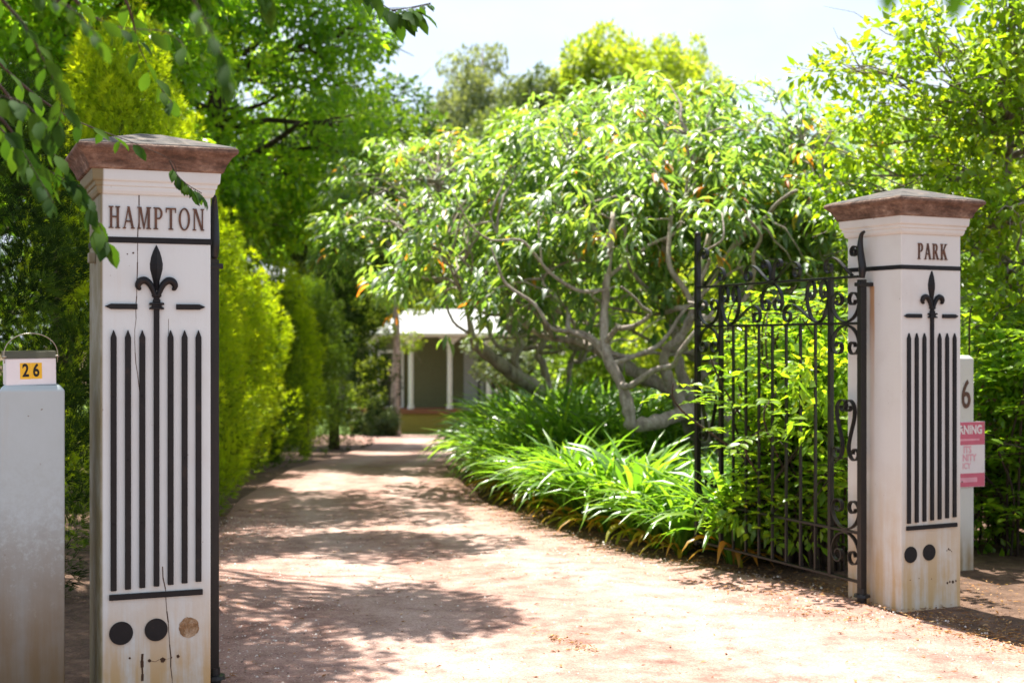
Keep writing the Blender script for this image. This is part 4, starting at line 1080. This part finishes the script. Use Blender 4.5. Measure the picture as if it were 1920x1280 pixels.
# ------------------------------------------------------------------ light tree at the right
g = np.random.default_rng(52)
rt = (4.55, 12.6, 0); RB = np.array(rt)
arms = [[(1560, 130, 11.9), (1640, 105, 11.8), (1740, 120, 11.9), (1850, 155, 12.1), (1960, 205, 12.4)],
        [(1600, 330, 12.2), (1680, 240, 12.1), (1790, 175, 12.2), (1720, 330, 12.2), (1810, 420, 12.3)],
        [(1700, 40, 12.2), (1790, 60, 12.1), (1870, 90, 12.0), (1940, 130, 12.2)],
        [(1640, 180, 12.0), (1700, 170, 11.9), (1780, 230, 11.9), (1880, 260, 12.0), (1950, 300, 12.1)],
        [(1850, 10, 11.9), (1900, 30, 11.9), (1950, 10, 12), (1930, -60, 12.2), (1860, -70, 12.4)],
        [(1830, 330, 11.6), (1890, 360, 11.5), (1940, 400, 11.6), (1870, 440, 11.6), (1850, 500, 11.6), (1900, 540, 11.5), (1860, 590, 11.6), (1930, 620, 11.6), (1880, 660, 11.8)],
        [(1760, 300, 12.4), (1840, 250, 12.4), (1900, 200, 12.3), (1960, 90, 12.5), (1700, 400, 12.6), (1640, 430, 12.6), (1580, 400, 12.9)],
        [(2010, 100, 12.4), (2080, 250, 12.5), (2050, 400, 12.3), (2120, 30, 12.8), (2030, 520, 12.2), (1985, -20, 12.6), (2060, -120, 13), (2180, 180, 13), (2140, 380, 12.8)]]
pf = []
for A in arms:
    for q in A:
        for r in range(2):
            v = np.array(P(*q))-RB+g.normal(size=3)*np.array([.16, .3, .14]); pf.append((*v, .22+.16*g.random()))
tree('small_leaved_tree', 'light lime green small-leaved tree behind the farther pillar', rt, [(0, 0, -.2), (-.1, -.1, 1.2), (-.25, -.1, 2.3), (-.2, -.2, 3.4)], pf, 11000, .095, M['lime'], M['bark_pale'], .11, None, seed=21, droop=.15)

# ------------------------------------------------------------------ house beyond the bend
HY = 42.0; hz = gz(HY)
hx = lambda px: (px-960)/F*HY
hzz = lambda py: EYE-(py-640)/F*HY - hz
M['roof'] = rough_mat('pale_zinc_roof', [(.3, (.36, .36, .37)), (.6, (.46, .46, .48)), (.8, (.55, .55, .57))], 2, .1, .45, .01, spec=.5)
M['olive_wall'] = plain_mat('olive_render', (.15, .16, .085), .8, .2)
M['ochre_wall'] = plain_mat('ochre_render', (.30, .24, .055), .85, .2)
M['brick'] = plain_mat('red_brick_coping', (.24, .105, .06), .85, .2)
M['trim'] = plain_mat('white_trim', (.72, .74, .70), .5, .3)
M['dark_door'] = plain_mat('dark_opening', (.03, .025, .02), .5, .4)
M['blue_grey'] = plain_mat('blue_grey_panel', (.36, .40, .40), .6, .3)
hs = thing('verandah_house', 'low house with pale hipped roof and white verandah posts past the driveway', 'house', (0, HY, hz))
xl, xr = hx(655), hx(990); zf = hzz(768); ze = hzz(624); zr = hzz(583)
mb = MB(); mb.box(xl, xr, 0, .25, -.3, zf-.12); mb.build('base_wall', M['ochre_wall'], hs)
mb = MB(); mb.box(xl-.04, xr+.04, -.05, .30, zf-.12, zf+.02); mb.build('coping', M['brick'], hs, bevel=.01)
mb = MB(); mb.box(xl, xr, .30, 2.2, zf-.4, zf-.03); mb.build('verandah_floor', M['brick'], hs)
mb = MB(); mb.box(xl, xr, 2.2, 5.5, -.3, ze+.1); mb.build('wall', M['olive_wall'], hs)
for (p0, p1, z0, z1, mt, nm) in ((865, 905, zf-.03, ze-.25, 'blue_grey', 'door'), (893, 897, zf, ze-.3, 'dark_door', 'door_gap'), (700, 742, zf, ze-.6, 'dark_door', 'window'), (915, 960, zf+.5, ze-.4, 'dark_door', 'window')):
    mb = MB(); y = 2.2; mb.box(hx(p0), hx(p1), y-(.06 if nm != 'door_gap' else .075), y-.005, z0, z1); w_ = mb.build(nm, M[mt], hs)
    if nm == 'window':
        for (a0, a1, b0, b1) in ((hx(p0)-.07, hx(p0), z0, z1), (hx(p1), hx(p1)+.07, z0, z1), (hx(p0)-.07, hx(p1)+.07, z1, z1+.08), (hx(p0)-.07, hx(p1)+.07, z0-.08, z0)):
            mb = MB(); mb.box(a0, a1, y-.09, y-.004, b0, b1); mb.build('frame', M['trim'], w_)
for p in (697, 770, 843, 916, 985):
    x = hx(p); mb = MB()
    for (r, z0, z1) in ((.10, zf+.02, zf+.12), (.075, zf+.12, ze-.52), (.095, ze-.52, ze-.47), (.075, ze-.47, ze-.12)):
        mb.tube([(x, .12, z0), (x, .12, z1)], r, 10)
    po = mb.build('verandah_post', M['trim'], hs, smooth=False)
    for sg in (-1, 1):
        mb = MB(); pts = [(x+sg*.07, ze-.42), (x+sg*.07, ze-.13), (x+sg*.33, ze-.13), (x+sg*.28, ze-.18), (x+sg*.18, ze-.25), (x+sg*.11, ze-.33)]
        mb.prism(pts, .09, .15); mb.build('bracket', M['trim'], po)
mb = MB(); mb.box(xl, xr, .05, .19, ze-.12, ze-.02); mb.build('beam', M['trim'], hs)
ex0, ex1, ey0, ey1 = hx(697), hx(1000), -.45, 6.0; rx0, rx1, ry = hx(752), hx(945), 2.4
mb = MB(); mb.add([(ex0, ey0, ze), (ex1, ey0, ze), (ex1, ey1, ze), (ex0, ey1, ze), (rx0, ry, zr+.10), (rx1, ry, zr+.10)], [(0, 1, 5, 4), (1, 2, 5), (2, 3, 4, 5), (3, 0, 4), (3, 2, 1, 0)])
rf = mb.build('roof', M['roof'], hs)
mb = MB()
for k in range(28):      # standing ribs of the roof sheets
    f = (k+.5)/28; x = ex0+(ex1-ex0)*f; xt = min(max(x, rx0), rx1); tt = 1.0
    if x < rx0: tt = (x-ex0)/(rx0-ex0)
    if x > rx1: tt = (ex1-x)/(ex1-rx1)
    mb.tube([(x, ey0, ze+.01), (x, ey0+(ry-ey0)*tt, ze+.01+(zr+.10-ze)*tt)], .02, 4)
mb.build('roof_ribs', M['roof'], rf)
mb = MB(); mb.tube([(ex0-.02, ey0-.06, ze-.03), (ex1+.02, ey0-.06, ze-.03)], .06, 8); mb.build('gutter', M['trim'], rf, smooth=True)
# farther roof glimpsed between the trees
h2 = thing('far_house', 'distant house whose pale roof edge shows between the dark trees', 'house', (-6.0, 64, gz(64)))
mb = MB(); mb.box(-5, 2.6, .6, 6, -.3, 5.4); mb.build('wall', M['olive_wall'], h2)
mb = MB(); mb.add([(-5.6, 0, 5.35), (3.2, 0, 5.9), (3.2, 6.5, 5.9), (-5.6, 6.5, 5.35), (-4.6, 3.2, 7.0), (2.2, 3.2, 7.2)], [(0, 1, 5, 4), (1, 2, 5), (2, 3, 4, 5), (3, 0, 4), (3, 2, 1, 0)]); mb.build('roof', M['roof'], h2)

# slim tree and small bushes in front of the verandah
pb = P(742, 803, 39.5); pb.z = gz(39.5)
tp = [Vector((0, 0, -.1)), P(741, 720, 39.5)-pb, P(744, 640, 39.5)-pb, P(741, 570, 39.6)-pb, P(730, 500, 39.7)-pb, P(740, 420, 39.8)-pb]
pf = [tuple(P(*q)-pb)+(r,) for q, r in (((700, 620, 39.2), .55), ((770, 640, 39.8), .35), ((700, 690, 39.6), .45), ((700, 560, 39.5), .6), ((780, 560, 39.8), .6), ((700, 470, 40), .6), ((780, 460, 40), .6), ((740, 400, 40), .7), ((800, 510, 40), .5), ((690, 740, 39.6), .5))]
tree('slim_tree', 'slim bare-trunked young tree standing before the verandah', pb, tp, pf, 5200, .12, M['far_lime'], M['bark'], .14, None, seed=31)
for (px, py, Y, s, lab) in ((712, 800, 39.0, .55, 'small grey green bush at the foot of the slim tree'), (690, 775, 40.2, .6, 'taller bush between the hedge and the verandah')):
    q = P(px, py, Y); q.z = gz(Y)
    pf = ell_puffs((0, 0, s*.7), s*.9, s*.8, s*.8, 14, s*.4, int(px))
    tree('garden_bush', lab, q, [(0, 0, -.1), (0, 0, .2), (.02, 0, .4), (0, 0, s)], pf, 3500, .09, M['far_leaf'], M['bark'], .04, None, cat='bush', seed=int(px))

# ------------------------------------------------------------------ trees in the background
def far_crown(mat, n, size, seed, npf, pr, hollow=.4, zmin=-.72):
    g = np.random.default_rng(seed); pf = ell_puffs((0, 0, 0), .82, .82, .86, npf, pr, seed, hollow, zmin)
    pos, dr, nr, sc, rn = puff_leaves(pf, n, size, g)
    return leaves_mesh('far_crown', *LEAF2, pos, dr, nr, sc, rn, mat), pf
M['far_pale'] = leaf_mat('pale_grey_leaf', [(0, (.10, .14, .085)), (.5, (.16, .21, .12)), (1, (.24, .29, .15))], trans=1.6, tmix=.5, rough=.5)
M['far_mid'] = leaf_mat('mid_green_leaf', [(0, (.06, .13, .02)), (.5, (.12, .21, .03)), (1, (.21, .31, .04))], trans=2.3, tmix=.56, rough=.42)
FC = {'soft': far_crown(M['far_leaf'], 26000, .055, 61, 70, .22), 'lime': far_crown(M['far_lime'], 19000, .058, 62, 90, .17, .25), 'thin': far_crown(M['far_pale'], 15000, .052, 63, 64, .18, .1), 'dense': far_crown(M['far_mid'], 26000, .055, 64, 80, .24)}
def far_trunk(pf, seed):
    mb = MB(); random.seed(seed); mb.tube([(0, 0, -2.2), (.02, 0, -1.0), (-.02, .02, 0), (0, 0, .7)], [.055, .045, .03, .008], 8)
    for (x, y, z, r) in pf[:34]: mb.tube(limb_path((0, 0, min(z*.6-.35, .4)), (x, y, z), .05, .05, 4), [.016, .013, .010, .006, .003], 5)
    return mb.mesh('far_trunk', True)
FT = {k: far_trunk(v[1], i) for i, (k, v) in enumerate(FC.items())}
far = [  # px, distance, top py, crown half width, crown half height, kind, label
    (905, 54, 25, 2.9, 4.8, 'thin', 'airy grey green birch against the sky left of centre'),
    (1170, 50, 20, 3.3, 4.2, 'lime', 'tall lime green tree against the sky above the shrub'),
    (1075, 60, 95, 2.4, 5.0, 'thin', 'thin grey tree between the birch and the lime tree'),
    (1275, 54, 50, 2.4, 4.2, 'lime', 'pale feathery tree top right of the lime green tree'),
    (1000, 50, 120, 2.6, 4.2, 'soft', 'soft green tree filling the gap between birch and lime tree'),
    (800, 57, 150, 2.8, 4.6, 'thin', 'faint grey tree beside the big left hand tree'),
    (770, 52, 225, 3.2, 4.0, 'lime', 'yellow green background tree above the driveway bend'),
    (640, 58, 160, 4.0, 5.5, 'soft', 'grey green tree behind the dark left hand trees'),
    (700, 50, 470, 2.6, 2.4, 'soft', 'blue green low bush directly left of the verandah roof'),
    (850, 56, 440, 3.4, 2.6, 'soft', 'blue green bushy mass right behind the verandah roof'),
    (960, 48, 210, 3.0, 4.2, 'dense', 'green background tree behind the middle of the shrub'),
    (1110, 44, 230, 3.0, 4.0, 'lime', 'sunlit background tree behind the crooked shrub limbs'),
    (1270, 42, 240, 3.0, 4.0, 'dense', 'deep green background tree behind the gate lock post'),
    (1420, 40, 250, 2.8, 3.8, 'lime', 'yellow green background tree behind the gate bars'),
    (1560, 42, 225, 3.0, 4.2, 'dense', 'green background tree behind the gate hinge'),
    (1700, 36, 160, 3.0, 4.4, 'lime', 'light green background tree behind the farther pillar'),
    (1860, 34, 90, 3.2, 4.8, 'dense', 'tall green background tree at the right edge'),
    (2030, 30, 120, 3.2, 4.4, 'lime', 'background tree just past the right edge'),
    (1010, 36, 560, 2.0, 1.5, 'soft', 'low grey green bush beneath the shrub limbs'),
    (1180, 33, 480, 2.4, 2.2, 'dense', 'low green bush seen under the crooked limbs'),
    (1360, 30, 390, 2.3, 2.5, 'lime', 'low sunlit bush behind the lock post of the gate'),
    (1520, 27, 330, 2.0, 2.7, 'lime', 'bushy lime undergrowth behind the upright gate bars'),
    (1700, 23, 430, 1.9, 2.0, 'lime', 'lime green undergrowth behind the farther pillar'),
    (1880, 20, 430, 1.6, 1.9, 'dense', 'green undergrowth at the right behind the timber fence')]
for k, (px, Y, top, rw, rh, kd, lab) in enumerate(far):
    zt = EYE-(top-640)/F*Y; x = (px-960)/F*Y; zc = zt-rh*.98
    t = thing('background_tree' if rh > 3 else 'background_bush', lab, 'tree' if rh > 3 else 'bush', (x, Y, gz(Y)), 0, 'background greenery')
    for nm, me, mt in (('trunk', FT[kd], M['bark']), ('crown', FC[kd][0], None)):
        o = obj(nm, me, mt, t); o.location = (0, 0, zc-gz(Y)); o.scale = (rw, rw, rh); o.rotation_euler = (0, 0, k*2.1)
        if nm == 'crown': o['kind'] = 'stuff'

# ------------------------------------------------------------------ the branches close to the camera
g = np.random.default_rng(91); random.seed(91)
nt_ = thing('near_tree', 'leafy tree whose drooping branches hang in at the top left', 'tree', (-3.4, 4.4, 0)); NB = Vector((-3.4, 4.4, 0))
mb = MB()
trunk = smooth_path([(0, 0, -.2, .15), (.05, 0, 1.2, .12), (0, .1, 2.4, .10), (.2, 0, 3.4, .08), (.5, -.1, 4.0, .05)], 5)
mb.tube([q[:3] for q in trunk], [float(q[3]) for q in trunk], 10)
twigs = [  # path of (px, py, distance), leaf length, leaves
    ([(-160, -60, 4.6), (0, 120, 4.8), (120, 215, 5.0), (250, 268, 5.3), (322, 302, 5.5), (330, 335, 5.5)], .075, 15, (.0, .62)),
    ([(318, 302, 5.5), (330, 325, 5.5), (350, 345, 5.5), (378, 362, 5.5)], .060, 15, (.15, 1)),
    ([(-160, 0, 4.4), (40, 210, 4.6), (130, 330, 4.7), (175, 400, 4.75), (200, 450, 4.75)], .088, 20, (.25, 1)),
    ([(-60, 180, 4.5), (50, 290, 4.6), (110, 330, 4.7), (150, 350, 4.7)], .085, 13, (.1, 1)),
    ([(-120, 160, 4.3), (20, 260, 4.4), (70, 330, 4.4), (100, 380, 4.4)], .080, 12, (.2, 1)),
    ([(150, -140, 4.2), (235, 0, 4.3), (262, 90, 4.5), (295, 155, 4.6), (325, 195, 4.6)], .065, 9, (.25, 1)),
    ([(250, -160, 3.0), (350, -20, 3.1), (390, 50, 3.1), (420, 110, 3.1), (430, 150, 3.1)], .066, 11, (.3, 1)),
    ([(-100, -80, 3.8), (30, 30, 3.9), (80, 110, 4.0), (115, 190, 4.1), (105, 240, 4.1)], .068, 14, (.15, 1)),
    ([(40, -120, 3.7), (150, 10, 3.8), (220, 50, 3.9), (310, 60, 4.0), (350, 90, 4.0)], .062, 9, (.15, 1)),
    ([(-60, -100, 3.4), (60, -20, 3.4), (140, 20, 3.4), (190, 80, 3.4)], .055, 10, (.15, 1)),
    ([(-200, 100, 4.2), (-40, 170, 4.2), (40, 190, 4.2), (90, 240, 4.2)], .08, 12, (.2, 1)),
    ([(380, -160, 5.0), (560, -70, 5.0), (680, -15, 5.0), (740, 22, 5.0), (775, 15, 5.0), (808, 8, 5.0)], .085, 16, (.35, .82)),
    ([(735, 20, 5.0), (770, 14, 5.0), (808, 6, 5.0)], .038, 10, (.1, 1)),
    ([(560, -80, 4.6), (640, -50, 4.7), (700, -20, 4.7)], .09, 8, (.3, 1)),
    ([(430, -150, 3.6), (480, -60, 3.6), (500, -10, 3.6)], .08, 7, (.4, 1))]
allp, alld, alln, alls, allr = [], [], [], [], []
hub = [Vector(q[:3])+NB for q in trunk[9:18]]
for path, ls, nlv, (f0, f1) in twigs:
    pts = [P(*q)-NB for q in path]
    st = min(hub, key=lambda h: (h-NB-pts[0]).length)-NB
    if path[0][0] < 700 and path[0][1] < 200 and path[0][0] not in (318, 735):
        mid = st.lerp(pts[0], .5)+Vector((0, 0, .25)); L0 = [st, mid]
    else: L0 = []
    pp = [Vector(q[:3]) for q in smooth_path([(*p, 0) for p in L0+pts], 6)]
    n = len(pp); r0 = .016 if L0 else .004
    rr = [max(.0016, r0*(1-i/(n*.8))**1.3 if i < n*.8 else .0016) for i in range(n)]
    if L0:
        for i in range(n):
            if i >= 2*6: rr[i] = min(rr[i], .0045*(1-.6*(i-12)/max(1, n-12))+.001)
    mb.tube(pp, rr, 6)
    k0 = len(L0)*6 if L0 else 0
    nlv = int(nlv*1.35)
    for i in range(nlv):
        f = f0+(f1-f0)*(i+.3*g.random())/nlv; j = k0+f*(n-1-k0); a = int(min(j, n-2)); p = pp[a].lerp(pp[a+1], j-a)
        t = (pp[a+1]-pp[a]).normalized(); sd = t.cross(Vector((0, 0, 1))).normalized()*(1 if i % 2 else -1)
        d = t*(.35+.4*g.random())+sd*(.5+.5*g.random())+Vector((0, g.normal()*.35, -.45-.6*g.random()))
        d.normalize(); stem_end = p+d*ls*.18; mb.tube([p, stem_end], .0011, 3, cap=False)
        nv = Vector((g.normal()*.5, -.55+g.normal()*.5, .8)); allp.append(stem_end); alld.append(d); alln.append(nv); alls.append(ls*(.75+.5*g.random())); allr.append(g.random())
# leaves out of focus at the top right, on a twig hanging above the camera
hang = [P(1500, -330, 2.2)-NB, P(1620, -180, 1.9)-NB, P(1720, -90, 1.75)-NB, P(1800, -60, 1.7)-NB]
far0 = Vector((.5, -.1, 4.0)); pp = [Vector(q[:3]) for q in smooth_path([(*p, 0) for p in [far0, far0.lerp(hang[0], .45)+Vector((0, 0, .9))]+hang], 6)]
mb.tube(pp, [max(.002, .02*(1-i/len(pp))**1.2) for i in range(len(pp))], 6)
for (px, py, Y, dx, s) in ((1660, -70, 1.75, .10, .062), (1795, -62, 1.7, -.05, .064), (1548, -95, 1.9, .1, .060), (1880, -150, 1.7, .2, .06), (1700, -160, 1.75, -.3, .06)):
    allp.append(P(px, py, Y)-NB); alld.append(Vector((dx, .1, -1))); alln.append(Vector((.25, -1, .3))); alls.append(s); allr.append(.5)
mb.build('trunk', M['bark_dark'], nt_, smooth=True)
A_ = lambda L: np.array([tuple(v) for v in L])
allp, alld, alln, alls, allr = A_(allp), A_(alld), A_(alln), np.array(alls), np.array(allr)
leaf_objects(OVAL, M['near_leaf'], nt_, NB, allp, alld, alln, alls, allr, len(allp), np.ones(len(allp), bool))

# ------------------------------------------------------------------ litter and loose stones
g = np.random.default_rng(15)
pos = []
for k in range(9500):
    r = g.random()
    if r < .52:
        y = 7.0+9.0*g.random()**1.5; x = drive_r(y)+abs(g.normal())*.22*(1 if g.random() < .5 else -1)+.02
    elif r < .72: y = 5.2+4.5*g.random(); x = 2.3+(8.5-y)*.42+g.random()*1.8
    elif r < .86: y = 4.6+9*g.random(); x = drive_l(y)-.25+.5*g.random()
    else: y = 4.6+9*g.random(); x = drive_l(y)+(drive_r(y)-drive_l(y))*g.random()
    pos.append((x, y, drive_z(x, y, .5)+.004+.004*g.random() if drive_l(y)+.12 < x < drive_r(y)-.12 else gz(y)-.012+.01*g.random()))
for (xa, ya, xb, yb, w_, m_) in ((.20, 7.75, .42, 7.35, .035, 130), (1.55, 8.6, 2.05, 8.15, .10, 260), (1.2, 9.6, 1.75, 8.9, .10, 240), (2.35, 7.9, 2.9, 7.2, .10, 240), (-.2, 5.9, .35, 5.7, .06, 60), (.9, 6.3, 1.5, 6.2, .08, 70), (-1.45, 7.0, -1.2, 5.2, .14, 220)):
    for k in range(m_):       # drifts of litter washed into lines
        f = g.random(); x = xa+(xb-xa)*f+g.normal()*w_; y = ya+(yb-ya)*f+g.normal()*w_; pos.append((x, y, drive_z(x, y, .5)+.004+.005*g.random()))
pos = np.array(pos); n = len(pos); dr = g.normal(size=(n, 3)); dr[:, 2] *= .12; nr = g.normal(size=(n, 3))*.2; nr[:, 2] += 1
o = obj('leaf_litter', leaves_mesh('leaf_litter', *LEAF2, pos, dr, nr, .015+.03*g.random(n)**2, g.random(n), M['litter'], wid=.3+.5*g.random(n)), None)
tag(o, 'dry brown leaf litter scattered along the driveway edges', 'leaf litter', kind='stuff')
pos = []
for k in range(16000):
    y = 4.4+8.6*g.random()**1.5; r = g.random()
    x = drive_l(y)+(drive_r(y)-drive_l(y))*(r if g.random() < .45 else (r*.22 if g.random() < .6 else 1-.2*r))
    if vnoise(x*2.3+5, y*2.3) < .42 and g.random() < .7: continue
    pos.append((x, y, drive_z(x, y, .5)+.001))
pos = np.array(pos); n = len(pos); dr = g.normal(size=(n, 3)); dr[:, 2] = 0; nr = np.tile([0., 0, 1], (n, 1))
o = obj('loose_gravel', leaves_mesh('loose_gravel', *STONE, pos, dr, nr, .0045+.016*g.random(n)**4, g.random(n), M['pebble']), None)
tag(o, 'loose granite pebbles scattered over the driveway', 'gravel', kind='stuff')
